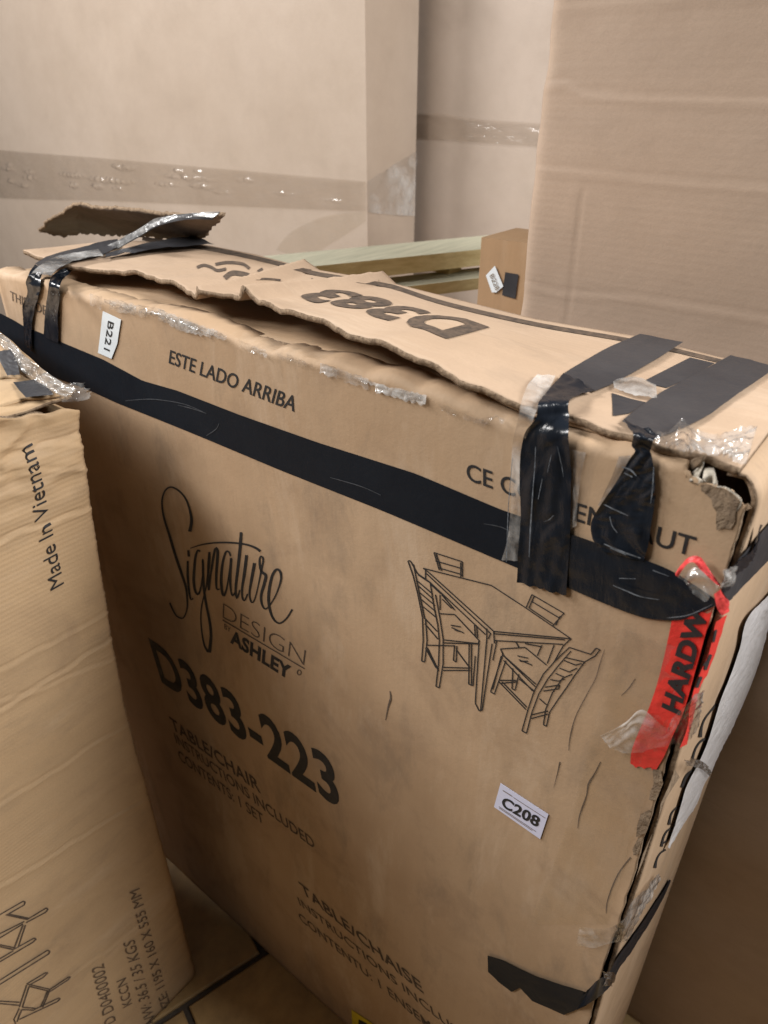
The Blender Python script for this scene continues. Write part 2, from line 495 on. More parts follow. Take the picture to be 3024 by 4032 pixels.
# ---- inner flap, side, back
nx = 120
X = np.linspace(XL + .005, -.115, nx)
ys = np.linspace(YF + .026, YB - .004, 14)
P = np.zeros((nx, 14, 3)); P[..., 0] = X[:, None]; P[..., 1] = ys[None]
tt = np.linspace(0, 1, 14)[None]
P[..., 2] = ZT + .001 - .018 * tt + .0016 * wob(P[..., 0], P[..., 1], 31, .15)
grid('inner_flap', P, M_inner, main, thick=.004, rim=M_edge)

SX0, SY0, SX1, SY1 = -.0568, .4660, -.047, YB
sd = np.array([SX1 - SX0, SY1 - SY0, 0]); sn = np.array([sd[1], -sd[0], 0.]); sn /= np.linalg.norm(sn)
def SP(e):
    return lambda p: on_plane(p, np.array([SX0, SY0, 0]) + sn * e, sn)
S1 = SP(.0009); S2 = SP(.0018); S3 = SP(.0032)
nz = 150; ny = 24
zc = np.linspace(.004, 1, nz)
P = np.zeros((nz + 6, ny, 3))
for i in range(nz):
    z = .004 + (1.262 - .004) * i / (nz - 1)
    a = .0022 * wob(z, 0, 41, .13) + .001 * wob(z, 0, 42, .02) + .004 * math.exp(-((z - 1.262) / .03) ** 2)
    t = np.linspace(0, 1, ny)
    P[i, :, 0] = SX0 + (SX1 - SX0) * t + .0004 * wob(t * .27, z + 0 * t, 43, .2) * np.sin(t * 3.1)
    P[i, :, 1] = SY0 + a + (SY1 - SY0 - a) * t
    P[i, :, 2] = z
for k in range(6):
    a = (k + 1) / 6 * math.pi / 2
    P[nz + k] = P[nz - 1]
    P[nz + k, :, 0] -= .022 * (1 - math.cos(a)); P[nz + k, :, 2] += .022 * math.sin(a)
    P[nz + k, :, 1] += .0015 * k * (1 - np.linspace(0, 1, ny)) * wob(np.linspace(0, .02, ny), k * .01, 45, .02)
grid('side_panel', P[:, ::-1], M_side, main, thick=.004, rim=M_edge)
mesh('back_panel', [(XL, YB, .004), (SX1 - .004, YB, .004), (SX1 - .004, YB, 1.272), (XL, YB, 1.272), (XL, YB - .005, .004), (SX1 - .004, YB - .005, .004), (SX1 - .004, YB - .005, 1.272), (XL, YB - .005, 1.272)],
     [(0, 1, 2, 3), (7, 6, 5, 4), (0, 4, 5, 1), (3, 2, 6, 7), (0, 3, 7, 4), (1, 5, 6, 2)], M_side, main, smooth=False)
mesh('side_panel', [(XL, YF + .004, .004), (XL, YB - .006, .004), (XL, YB - .006, 1.272), (XL, YF + .004, 1.272), (XL + .005, YF + .004, .004), (XL + .005, YB - .006, .004), (XL + .005, YB - .006, 1.272), (XL + .005, YF + .004, 1.272)],
     [(3, 2, 1, 0), (4, 5, 6, 7), (0, 1, 5, 4), (2, 3, 7, 6), (1, 2, 6, 5), (3, 0, 4, 7)], M_side, main, smooth=False)
mesh('bottom_panel', [(XL, YF + .004, 0.004), (SX1 - .006, YF + .004, 0.004), (SX1 - .006, YB - .006, 0.004), (XL, YB - .006, 0.004)], [(0, 1, 2, 3)], M_inner, main, smooth=False)

# ---- top flap: front edge lifted, two buckled ridges
fe = [((95, 988), 1.303), ((250, 1045), 1.300), ((420, 1062), 1.300), ((560, 1072), 1.304), ((690, 1112), 1.306), ((790, 1168), 1.308), ((905, 1158), 1.310),
      ((1030, 1182), 1.313), ((1150, 1222), 1.315), ((1300, 1268), 1.315), ((1370, 1305), 1.314), ((1500, 1345), 1.313), ((1600, 1388), 1.311),
      ((1720, 1430), 1.308), ((1800, 1482), 1.302), ((1900, 1530), 1.297), ((2050, 1592), 1.292), ((2240, 1632), 1.2885), ((2480, 1712), 1.288), ((2640, 1768), 1.288), ((2735, 1792), 1.2885), ((2790, 1798), 1.290), ((2860, 1820), 1.290)]
fe3 = np.array([TP(z)(p) for p, z in fe]); fe3 = fe3[np.argsort(fe3[:, 0])]
be = [((60, 940), 1.296), ((600, 950), 1.297), ((800, 962), 1.297), ((1000, 1000), 1.297), ((1210, 1055), 1.296), ((1510, 1105), 1.294), ((2110, 1256), 1.292), ((2500, 1322), 1.292), ((2830, 1405), 1.291), ((3200, 1480), 1.291)]
be3 = np.array([TP(z)(p) for p, z in be]); be3 = be3[np.argsort(be3[:, 0])]
TX0, TX1 = XL + .0, -.072
nX = 330; nY = 40
Xc = np.linspace(TX0, TX1, nX)
yf_ = np.interp(Xc, fe3[:, 0], fe3[:, 1]) + .0010 * wob(Xc, Xc * 0, 51, .03) + .0006 * wob(Xc, Xc * 0, 52, .007)
zf_ = np.interp(Xc, fe3[:, 0], fe3[:, 2]) + .0012 * wob(Xc, Xc * 0, 53, .05)
yb_ = np.interp(Xc, be3[:, 0], be3[:, 1]); zb_ = np.interp(Xc, be3[:, 0], be3[:, 2])
def ridge(X, Y):
    """two stiff folds running front to back, each a tilted little roof"""
    t = np.clip((Y - .50) / .24, 0, 1)
    r = 0
    for xa, xb, hgt, wid in ((-.640, -.695, .011, .024), (-.585, -.560, .012, .022)):
        c = xa + (xb - xa) * t
        s = (X - c) / wid
        prof = np.where(s < 0, np.clip(1 + s * 3.2, 0, 1), np.clip(1 - s * .9, 0, 1))
        r = r + hgt * prof
    return r
def topz(X, Y):
    yf = np.interp(X, Xc, yf_); yb = np.interp(X, Xc, yb_); zf = np.interp(X, Xc, zf_); zb = np.interp(X, Xc, zb_)
    t = np.clip((Y - yf) / (yb - yf), 0, 1)
    return zf + (zb - zf) * t + .0014 * wob(X, Y, 55, .2) * np.sin(t * 3.14) + ridge(X, Y)
t = np.linspace(0, 1, nY)[None]
P = np.zeros((nX, nY, 3))
P[..., 0] = Xc[:, None]; P[..., 1] = yf_[:, None] * (1 - t) + yb_[:, None] * t
P[..., 2] = topz(P[..., 0], P[..., 1])
grid('top_flap', P, M_top, main, thick=.0055, rim=M_edge)

def TOPP(e):
    """pixel -> point on the lifted top flap"""
    def f(p):
        d = ray(p); z = 1.297
        for _ in range(25):
            Q = EYE + d * ((z - CAM_H) / d[2])
            z2 = float(topz(Q[0], Q[1])) + e
            z = .5 * z + .5 * z2
        return EYE + d * ((z - CAM_H) / d[2])
    return f
T1 = TOPP(.0006); T2 = TOPP(.0024); T3 = TOPP(.0042)
def fixT(e):
    def f(P):
        P = P.copy(); P[:, 2] = topz(P[:, 0], P[:, 1]) + e
        return P
    return f

# layered edges of the inner flaps between the tapes
for zo, col in ((1.2815, M_inner), (1.2855, M_top)):
    a = [TP(zo)(p) for p in C(g8, [(-560, 420), (-200, 600), (40, 690), (300, 755 if zo < 1.283 else 725), (800, 905 if zo < 1.283 else 878), (1000, 975 if zo < 1.283 else 945), (1240, 1035 if zo < 1.283 else 1010)])]
    b_ = [q + np.array([0, .05, -.004]) for q in a]
    strip('inner_flap', a, b_, col, main, n=80, m=4, wr=.0006, ws=.02, seed=int(zo * 1000), thick=.0028)

# ---- hole at the corner: curling white lining, torn ply around it
def bent(name, pts, mat, seed, y0=.003, curl=.006):
    V = np.array([on_plane(p, (0, YF + y0, 0), np.array([0, 1., 0])) for p in pts])
    c = V.mean(0); n = len(V); ring = [V]
    for k in (.66, .33): ring.append(c + (V - c) * k)
    A = np.concatenate(ring + [c[None]])
    A[:, 1] += curl * wob(A[:, 0], A[:, 2], seed, .012) * .5
    Fc = []
    for r_ in range(2):
        for i in range(n): Fc.append((r_ * n + i, r_ * n + (i + 1) % n, (r_ + 1) * n + (i + 1) % n, (r_ + 1) * n + i))
    for i in range(n): Fc.append((2 * n + i, 2 * n + (i + 1) % n, 3 * n))
    o = mesh(name, A, Fc, mat, main)
    sm_ = o.modifiers.new('thickness', 'SOLIDIFY'); sm_.thickness = .0008
    return o
bent('torn_lining', C(g2, [(545, 470), (600, 455), (660, 465), (700, 520), (718, 610), (715, 690), (640, 690), (560, 640), (540, 560)]), M_white, 61)
bent('torn_lining', C(g2, [(385, 590), (385, 530), (430, 480), (500, 400), (540, 380), (535, 450), (490, 540), (470, 600)]), M_white, 63)
bent('torn_lining', C(g2, [(410, 560), (480, 545), (540, 570), (560, 640), (470, 640), (410, 620)]), M_white, 64, .002)
bent('torn_lining', C(g2, [(360, 380), (420, 330), (520, 290), (590, 270), (560, 340), (480, 420), (400, 480), (365, 480)]), M_torn, 65, .004, .008)
strokes('torn_lining', [(C(g2, [(700, 690), (800, 690), (890, 745), (960, 800), (1005, 855), (990, 920), (940, 990)]), [9, 6, 9, 8, 10, 7, 8], True)], FP(.0006), M_white, main)
flat = [F2(p) for p in C(g2, [(600, 650), (700, 690), (800, 705), (890, 760), (985, 862), (950, 960), (935, 1010), (930, 1120), (880, 1210), (780, 1200), (700, 1230), (690, 1100), (700, 1000), (650, 930), (640, 850), (580, 790), (510, 740), (500, 660)])]
flat_poly('peeled_patch', flat, M_torn, main)

# ---- printed band + tapes
bt = [(0, 1233), (42, 1254), (93, 1284), (173, 1316), (236, 1345), (405, 1415), (561, 1499), (700, 1539), (939, 1632), (1250, 1742), (1640, 1866), (1971, 2006), (2211, 2090), (2338, 2134), (2546, 2205), (2657, 2253), (2760, 2320), (2840, 2375)]
bb = [(-60, 1370), (60, 1420), (150, 1462), (240, 1495), (354, 1538), (456, 1585), (633, 1656), (800, 1724), (1100, 1850), (1500, 2009), (1711, 2098), (2036, 2236), (2235, 2314), (2418, 2390), (2538, 2431), (2658, 2441), (2737, 2418), (2830, 2380)]
strip('black_tape', [F1(p) for p in bt[:14]], [F1(p) for p in bb[:14]], M_band, main, n=120, m=7, smooth=False)
strip('black_tape', [FP(.0018)(p) for p in bt[12:]], [FP(.0018)(p) for p in bb[12:]], M_tape, main, n=60, m=12, wr=.0016, ws=.04, seed=7)

for pts in ([(494, 1578), (600, 1572), (720, 1590), (800, 1622)], [(812, 1716), (850, 1690), (862, 1668)], [(700, 1595), (760, 1610), (812, 1628)], [(1905, 2062), (1985, 2080), (2040, 2125)], [(1300, 1880), (1420, 1915), (1500, 1950)]):
    strokes('scratch_glint', [(pts, [2, 4, 3, 2], True)], FP(.0010), M_scratch, main)
V1L = C(g8, [(870, 30), (600, 150), (350, 290), (240, 360)]); V1R = C(g8, [(1225, 100), (900, 300), (640, 440), (500, 500)])
strip('black_tape', [T2(p) for p in V1L], [T2(p) for p in V1R], M_tapem, main, n=40, m=8, wr=.0012, ws=.03, seed=11)
V1fL = C(g8, [(245, 355), (150, 465), (45, 590), (18, 700)]); V1fR = C(g8, [(505, 497), (400, 525), (292, 585), (290, 700)])
a = [T3(V1fL[0]), T3(V1fL[1]), TP(1.298)(V1fL[2]), TP(1.289)(V1fL[3])]
b_ = [T3(V1fR[0]), T3(V1fR[1]), TP(1.298)(V1fR[2]), TP(1.289)(V1fR[3])]
La = C(c3, [(462, 640), (436, 800), (440, 1040), (432, 1200), (427, 1300), (424, 1368)])
Ra = C(c3, [(678, 640), (690, 800), (687, 1060), (682, 1180), (672, 1320), (668, 1432)])
strip('black_tape', a + [F3(p) for p in La], b_ + [F3(p) for p in Ra], M_tape, main, n=140, m=16, wr=.0045, ws=.028, seed=13, fray=.001)

V2L = C(g8, [(1610, 205), (1500, 265), (1250, 400), (1040, 510), (800, 680), (725, 745)]); V2R = C(g8, [(1990, 300), (1659, 530), (1400, 715), (1150, 830), (1050, 868), (990, 893)])
strip('black_tape', [T2(p) for p in V2L], [T2(p) for p in V2R], M_tapem, main, n=50, m=8, wr=.0015, ws=.03, seed=17)
a = [T3(p) for p in C(g8, [(735, 735), (770, 800)])] + [TP(1.297)(p) for p in C(g8, [(815, 850)])] + [F3(p) for p in C(g8, [(805, 940), (835, 985), (790, 1050), (660, 1270), (545, 1440)])] + [F3(p) for p in C(c3, [(788, 1075), (800, 1160), (850, 1215)])]
b_ = [T3(p) for p in C(g8, [(1040, 872), (1010, 880)])] + [TP(1.297)(p) for p in C(g8, [(985, 900)])] + [F3(p) for p in C(g8, [(960, 975), (965, 1010), (985, 1080), (1000, 1250), (995, 1400)])] + [F3(p) for p in C(c3, [(1085, 1090), (1070, 1190), (1048, 1262)])]
strip('black_tape', a, b_, M_tape, main, n=130, m=16, wr=.005, ws=.024, seed=19)

for pts, wd in [([(512, 700), (508, 800), (500, 900), (487, 1100), (480, 1245)], [2, 3, 4, 5, 2]), ([(398, 760), (378, 1000), (368, 1270)], [2, 3, 2]), ([(555, 1070), (580, 1060), (602, 1038)], [1, 3, 2]), ([(545, 860), (525, 960)], [2, 2]), ([(620, 700), (640, 790), (650, 850)], [1, 3, 1]), ([(590, 740), (570, 830)], [2, 1]),
                ([(850, 985), (900, 1010), (970, 1042)], [3, 5, 2]), ([(878, 1045), (890, 1090), (915, 1125)], [2, 4, 2]), ([(938, 800), (980, 815), (1010, 845)], [4, 7, 3]), ([(950, 830), (990, 850)], [5, 4]), ([(1095, 800), (1090, 900), (1080, 980)], [3, 5, 2]), ([(850, 1180), (930, 1215), (1030, 1250)], [4, 7, 4]), ([(880, 1200), (960, 1235)], [4, 3]),
                ([(925, 1350), (1005, 1352)], [3, 2]), ([(895, 1385), (960, 1412), (1030, 1440), (1120, 1455)], [3, 5, 4, 2]), ([(1090, 1310), (1170, 1340)], [3, 2]), ([(1160, 1545), (1270, 1530), (1385, 1478)], [3, 4, 2])]:
    strokes('scratch_glint', [(C(c3, pts), wd, True)], FP(.0062), M_glint, main)  # pale strokes: scratches plus highlights painted on the tape's wrinkles
# clear tape under and beside the black tapes
a = [T2(p) for p in C(c3, [(520, 350), (470, 410), (440, 490)])] + [TP(1.292)(C(c3, [(428, 560)])[0])] + [F2(p) for p in C(c3, [(400, 680), (392, 850), (390, 1000), (375, 1150), (345, 1260)])]
b_ = [T2(p) for p in C(c3, [(610, 350), (580, 420), (530, 500)])] + [TP(1.292)(C(c3, [(500, 570)])[0])] + [F2(p) for p in C(c3, [(460, 680), (450, 850), (450, 1000), (445, 1150), (435, 1260)])]
strip('clear_tape', a, b_, M_milky, main, n=90, m=9, wr=.003, ws=.02, seed=23)
strip('clear_tape', [F2(p) for p in C(g8, [(310, 970), (318, 1100), (315, 1440)]) + C(c3, [(680, 1110)])], [F2(p) for p in C(g8, [(430, 1000), (390, 1200), (360, 1440)]) + C(c3, [(715, 1090)])], M_milky, main, n=40, m=7, wr=.002, ws=.012, seed=25)
strip('clear_tape', [F2(p) for p in C(g8, [(700, 1030), (640, 1200), (530, 1430)])], [F2(p) for p in C(g8, [(800, 1020), (740, 1160), (560, 1440)])], M_grey, main, n=40, m=7, wr=.002, ws=.012, seed=27)
# crumpled clear tape over the corner
a = [T3(p) for p in C(g2, [(-100, 60), (60, 30), (200, -60), (280, -110), (420, 40), (620, 80), (850, 20), (1060, -10), (1200, -60)])]
b_ = [T2(p) for p in C(g2, [(-60, 170), (60, 210), (200, 255), (300, 265), (440, 290), (600, 300), (760, 330), (900, 400), (1060, 420)])]
strip('clear_tape', a, b_, M_crinkle, main, n=120, m=24, wr=.010, ws=.018, seed=29)
strip('clear_tape', [T2(p) for p in C(g8, [(650, 430), (800, 385), (1000, 450)])], [T2(p) for p in C(g8, [(660, 480), (850, 540), (1010, 560)])], M_grey, main, n=30, m=9, wr=.003, ws=.012, seed=31)

# tape remnants along the front rim
rr = random.Random(5)
rim_px = C(g1, [(560, 520), (700, 580), (900, 650), (1250, 730), (1500, 780), (1659, 850)]) + C(c2, [(200, 490), (420, 570), (640, 640), (860, 700), (1090, 775), (1400, 860), (1560, 940), (1659, 975)]) + C(g8, [(-300, 700), (-40, 900)])
rim_px = sorted(rim_px)
rimc = resample([np.array(p) for p in rim_px], 200, False)
for k in range(36):
    i0 = rr.randint(0, 180); ln = rr.randint(3, 15); i1 = min(199, i0 + ln)
    h1 = rr.uniform(-14, 4); h2 = rr.uniform(8, 34)
    A = [F2((p[0], p[1] + h1 + rr.uniform(-4, 4))) for p in rimc[i0:i1 + 1]]
    B = [F2((p[0], p[1] + h2 + rr.uniform(-8, 8))) for p in rimc[i0:i1 + 1]]
    if len(A) > 2:
        strip('tape_remnant', A, B, rr.choice([M_milky, M_crinkle, M_crinkle]), main, n=24, m=7, wr=.004, ws=.012, seed=100 + k)
# left tapes
def FT(pts, zz):
    return [TP(z)(p) if z else F3(p) for p, z in zip(pts, zz)]
a = FT(C(g1, [(330, 335), (270, 430), (245, 500), (262, 600), (215, 740), (222, 890), (235, 1080)]), [1.298, 1.292, 0, 0, 0, 0, 0])
b_ = FT(C(g1, [(420, 400), (385, 450), (380, 520), (375, 600), (330, 740), (300, 900), (300, 1150)]), [1.298, 1.290, 0, 0, 0, 0, 0])
strip('black_tape', a, b_, M_tape, main, n=80, m=10, wr=.003, ws=.02, seed=33)
a = FT(C(g1, [(560, 380), (490, 440), (462, 500), (445, 620), (425, 780), (412, 985), (410, 1010)]), [1.298, 1.290, 0, 0, 0, 0, 0])
b_ = FT(C(g1, [(730, 335), (640, 430), (562, 530), (558, 650), (548, 820), (546, 1050), (546, 1070)]), [1.298, 1.290, 0, 0, 0, 0, 0])
strip('black_tape', a, b_, M_tape, main, n=80, m=10, wr=.0025, ws=.02, seed=35)
# black tape running back over the top, under the grey strand
a = [TP(1.301)(p) for p in C(g1, [(330, 340), (520, 250), (760, 190), (960, 135), (1100, 110)])]
b_ = [TP(1.301)(p) for p in C(g1, [(470, 460), (640, 340), (800, 300), (980, 250), (1110, 180)])]
strip('black_tape', a, b_, M_tapem, main, n=50, m=8, wr=.002, ws=.02, seed=37, lift=lambda u, v: .002 + 0 * u * v)
a = [TP(1.307)(p) for p in C(g1, [(290, 455), (360, 380), (520, 290), (700, 250), (920, 215)])]
b_ = [TP(1.304)(p) for p in C(g1, [(480, 465), (560, 390), (700, 330), (850, 290), (970, 280)])]
strip('clear_tape', a, b_, M_grey, main, n=60, m=10, wr=.004, ws=.02, seed=39, lift=lambda u, v: .003 + 0 * u * v)
# strand pulled up to the torn flap
YT = .70
def VP_(Y): return lambda p: on_plane(p, (0, Y, 0), np.array([0, 1., 0]))
sp_a = C(c1, [(610, 480), (760, 415), (880, 350), (990, 285), (1100, 250), (1250, 232), (1440, 222)])
sp_b = C(c1, [(690, 520), (790, 450), (930, 370), (1020, 315), (1120, 280), (1260, 258), (1400, 262)])
ysq = [.60, .605, .61, .615, .62, .63, .636]
strip('clear_tape', [VP_(y)(p) for p, y in zip(sp_a, ysq)], [VP_(y - .004)(p) for p, y in zip(sp_b, ysq)], M_grey, main, n=60, m=7, wr=.003, ws=.016, seed=41)
strip('black_tape', [VP_(y + .004)(p) for p, y in zip(sp_a, ysq)], [VP_(y + .002)(p) for p, y in zip([(x - 8, y + 8) for x, y in sp_b], ysq)], M_tapem, main, n=50, m=5, wr=.001, ws=.02, seed=43)
# folded back piece of the flap: black strip, part tape tail, part painted shade of the hollow
a = [TP(1.3035)(p) for p in C(c1, [(690, 500), (820, 462), (980, 425), (1120, 400), (1270, 380)])]
b_ = [TP(1.3035)(p) for p in C(c1, [(690, 522), (850, 497), (1020, 468), (1200, 450), (1400, 440)])]
strip('black_tape', a, b_, M_tapem, main, n=40, m=7, wr=.004, ws=.03, seed=45)
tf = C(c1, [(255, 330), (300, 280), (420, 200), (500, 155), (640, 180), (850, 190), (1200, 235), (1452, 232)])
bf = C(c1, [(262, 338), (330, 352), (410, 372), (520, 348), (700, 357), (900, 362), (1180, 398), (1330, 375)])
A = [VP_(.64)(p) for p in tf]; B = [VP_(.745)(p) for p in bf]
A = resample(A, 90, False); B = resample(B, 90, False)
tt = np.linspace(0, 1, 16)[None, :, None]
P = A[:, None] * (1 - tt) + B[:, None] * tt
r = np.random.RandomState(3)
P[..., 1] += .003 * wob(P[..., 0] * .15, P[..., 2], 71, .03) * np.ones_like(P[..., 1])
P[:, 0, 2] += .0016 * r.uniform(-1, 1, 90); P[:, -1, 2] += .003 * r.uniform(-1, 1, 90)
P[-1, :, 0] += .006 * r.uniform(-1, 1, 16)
grid('torn_flap', P, M_dark, main, thick=.005, rim=M_edge)  # underside shade is partly in the dark base colour

# ---- prints on the top flap
for k, pts in enumerate([C(g8, [(920, 405), (1280, 222), (1480, 268), (1300, 380), (1090, 470), (1000, 450)]), C(g8, [(640, 512), (650, 700), (785, 678), (1000, 560), (930, 590), (800, 560)])]):
    flat_poly('printed_mark', [T1(p) for p in pts], M_tapem, main)
bl = [(560, 925), (800, 960), (1000, 1000), (1190, 1048), (1240, 1062), (1500, 1105), (1560, 1118), (1760, 1182), (2110, 1262), (2500, 1330), (2840, 1408)]
strokes('printed_line', [([(x, y + 14) for x, y in bl], 16, True)], T1, M_inkw, main)
fT = fixT(.0008)
text('printed_text', 'D383', C(e5, [(1285, 605)])[0], C(e5, [(470, 388)])[0], C(e5, [(1045, 670)])[0], T1, M_inkw, main, .042, fT)
for st in [(C(c2, [(105, 142), (140, 130), (180, 140), (215, 158), (262, 150)]), 12, True), (C(c2, [(205, 125), (270, 115), (350, 122), (390, 148)]), 12, True),
                         (C(c2, [(255, 200), (300, 172), (380, 185), (385, 205)]), 20, True), (C(c2, [(300, 218), (400, 205), (500, 205), (560, 212)]), 8, True), (C(c2, [(445, 150), (470, 195)]), 22, False), (C(c2, [(680, 135), (720, 165)]), 20, False), (C(c2, [(725, 208), (765, 225)]), 14, False), (C(c2, [(1045, 195), (1090, 220)]), 18, False)]: strokes('printed_text', [st], T1, M_inkw, main)

# ---- prints on the front
text('printed_text', 'ESTE LADO ARRIBA', C(g1, [(1572, 1258)])[0], C(c2, [(632, 930)])[0], C(g1, [(1588, 1130)])[0], F1, M_ink, main, .01, fx)
text('printed_text', 'CE COTE', C(c3, [(172, 865)])[0], C(c3, [(650, 1035)])[0], C(c3, [(170, 778)])[0], F1, M_ink, main, .01, fx)
text('printed_text', 'EN HAUT', C(c3, [(700, 1066)])[0], C(c3, [(1285, 1245)])[0], C(c3, [(712, 975)])[0], F1, M_ink, main, .01, fx)
text('printed_text', 'THIS SIDE UP', C(g1, [(98, 668)])[0], C(g1, [(560, 870)])[0], C(g1, [(92, 580)])[0], F1, M_inkw, main, .0, fx)
text('printed_text', 'D383-223', C(c4, [(190, 1160)])[0], C(c4, [(1166, 1856)])[0], C(c4, [(112, 908)])[0], F1, M_ink, main, .026, fx)
text('printed_text', 'TABLE/CHAIR', C(c4, [(248, 1412)])[0], C(c4, [(730, 1765)])[0], C(c4, [(226, 1338)])[0], F1, M_inkw, main, .020, fx)
text('printed_text', 'INSTRUCTIONS INCLUDED', C(c4, [(270, 1488)])[0], C(c4, [(1024, 2068)])[0], C(c4, [(253, 1430)])[0], F1, M_inkw, main, .008, fx)
text('printed_text', 'CONTENTS: 1 SET', C(c4, [(288, 1580)])[0], C(c4, [(748, 1935)])[0], C(c4, [(272, 1520)])[0], F1, M_inkw, main, .008, fx)
text('printed_text', 'TABLE/CHAISE', C(e1, [(318, 528)])[0], C(e1, [(1112, 1188)])[0], C(e1, [(286, 445)])[0], F1, M_inkw, main, .020, fx)
text('printed_text', 'INSTRUCTIONS INCLUSES', C(e1, [(300, 605)])[0], C(e1, [(1450, 1555)])[0], C(e1, [(280, 548)])[0], F1, M_inkw, main, .008, fx)
text('printed_text', 'CONTENTU: 1 ENSEMBLE', C(e1, [(303, 705)])[0], C(e1, [(1330, 1570)])[0], C(e1, [(283, 645)])[0], F1, M_inkw, main, .008, fx)
text('printed_text', 'DESIGN', C(g4, [(705, 1408)])[0], C(g4, [(1522, 1890)])[0], C(g4, [(708, 1262)])[0], F1, M_inkw, main, -.022, fx)
text('printed_text', 'ASHLEY', C(g4, [(780, 1662)])[0], C(g4, [(1380, 2045)])[0], C(g4, [(785, 1520)])[0], F1, M_ink, main, .04, fx)
text('printed_text', 'BY', C(g4, [(722, 1520)])[0], C(g4, [(785, 1560)])[0], C(g4, [(722, 1470)])[0], F1, M_inkw, main, 0, fx)
sig = [
 ([(375, 545), (392, 440), (375, 330), (330, 210), (260, 130), (185, 97), (130, 130), (100, 210), (98, 300), (120, 420), (170, 580), (230, 780), (290, 960), (335, 1100), (350, 1220), (348, 1320), (320, 1400), (290, 1415), (240, 1390), (200, 1320), (175, 1260)],
  [34, 30, 20, 17, 17, 16, 17, 18, 20, 22, 26, 28, 28, 28, 26, 24, 20, 16, 14, 14, 18]),
 ([(360, 732), (366, 795)], [24, 26]),
 ([(355, 840), (355, 1000), (370, 1150), (385, 1225), (410, 1215)], [22, 24, 24, 20, 16]),
 ([(480, 745), (455, 735), (432, 800), (420, 920), (415, 1040), (430, 1140), (455, 1175), (478, 1140), (497, 1040), (512, 900), (505, 820)], [16, 24, 26, 27, 27, 24, 20, 15, 13, 13, 14]),
 ([(505, 830), (510, 1000), (520, 1150), (545, 1300), (575, 1450), (588, 1600), (572, 1760)], [20, 24, 24, 24, 26, 28, 36]),
 ([(560, 1755), (520, 1680), (490, 1500), (490, 1330), (515, 1200), (540, 1100), (556, 980), (570, 870), (572, 750)], [22, 16, 14, 13, 13, 14, 18, 22, 22]),
 ([(570, 760), (560, 950), (566, 1140), (585, 980), (612, 800), (635, 712), (655, 740), (650, 850), (640, 1000), (645, 1120), (675, 1120)], [22, 26, 24, 16, 16, 24, 24, 28, 28, 24, 14]),
 ([(785, 790), (765, 745), (735, 755), (705, 860), (690, 1000), (695, 1120), (715, 1190), (742, 1130), (765, 1000), (785, 850)], [14, 20, 24, 26, 27, 25, 20, 14, 14, 14]),
 ([(790, 810), (780, 1000), (788, 1140), (808, 1190), (835, 1140)], [24, 26, 24, 18, 14]),
 ([(890, 550), (880, 700), (865, 850), (845, 1020), (835, 1140), (848, 1215), (878, 1130)], [26, 30, 30, 28, 26, 20, 14]),
 ([(945, 780), (925, 950), (900, 1120), (905, 1215), (928, 1235), (955, 1170)], [30, 30, 28, 22, 18, 14]),
 ([(1025, 860), (1000, 1000), (975, 1150), (985, 1235), (1010, 1255), (1040, 1180), (1070, 1050), (1100, 900), (1112, 830), (1098, 792), (1078, 812), (1078, 890), (1100, 950), (1138, 985), (1122, 1070), (1092, 1180), (1098, 1270), (1130, 1322), (1168, 1300)],
  [30, 30, 28, 22, 18, 14, 12, 12, 16, 20, 18, 18, 22, 28, 30, 28, 24, 18, 14]),
 ([(1168, 1300), (1235, 1190), (1288, 1040), (1284, 950), (1245, 925), (1202, 990), (1172, 1130), (1168, 1260), (1195, 1380), (1240, 1450), (1290, 1462), (1350, 1412), (1405, 1325)], [14, 13, 14, 20, 24, 26, 28, 28, 26, 22, 18, 16, 18]),
 ([(380, 712), (500, 675), (640, 656), (800, 656), (950, 676), (1040, 710), (1082, 742)], [8, 14, 16, 18, 18, 20, 26]),
]
strokes('printed_logo', [(C(g4, p), [x * .3918 for x in wd], True) for p, wd in sig], F1, M_ink, main)
for st in [(C(g4, [(705, 1432), (1527, 1922)]), 4.5, False), (C(g4, [(1455, 1950), (1470, 1935), (1490, 1945), (1492, 1970), (1475, 1985), (1458, 1972), (1455, 1950)]), 3.5, True)]: strokes('printed_line', [st], F1, M_inkw, main)
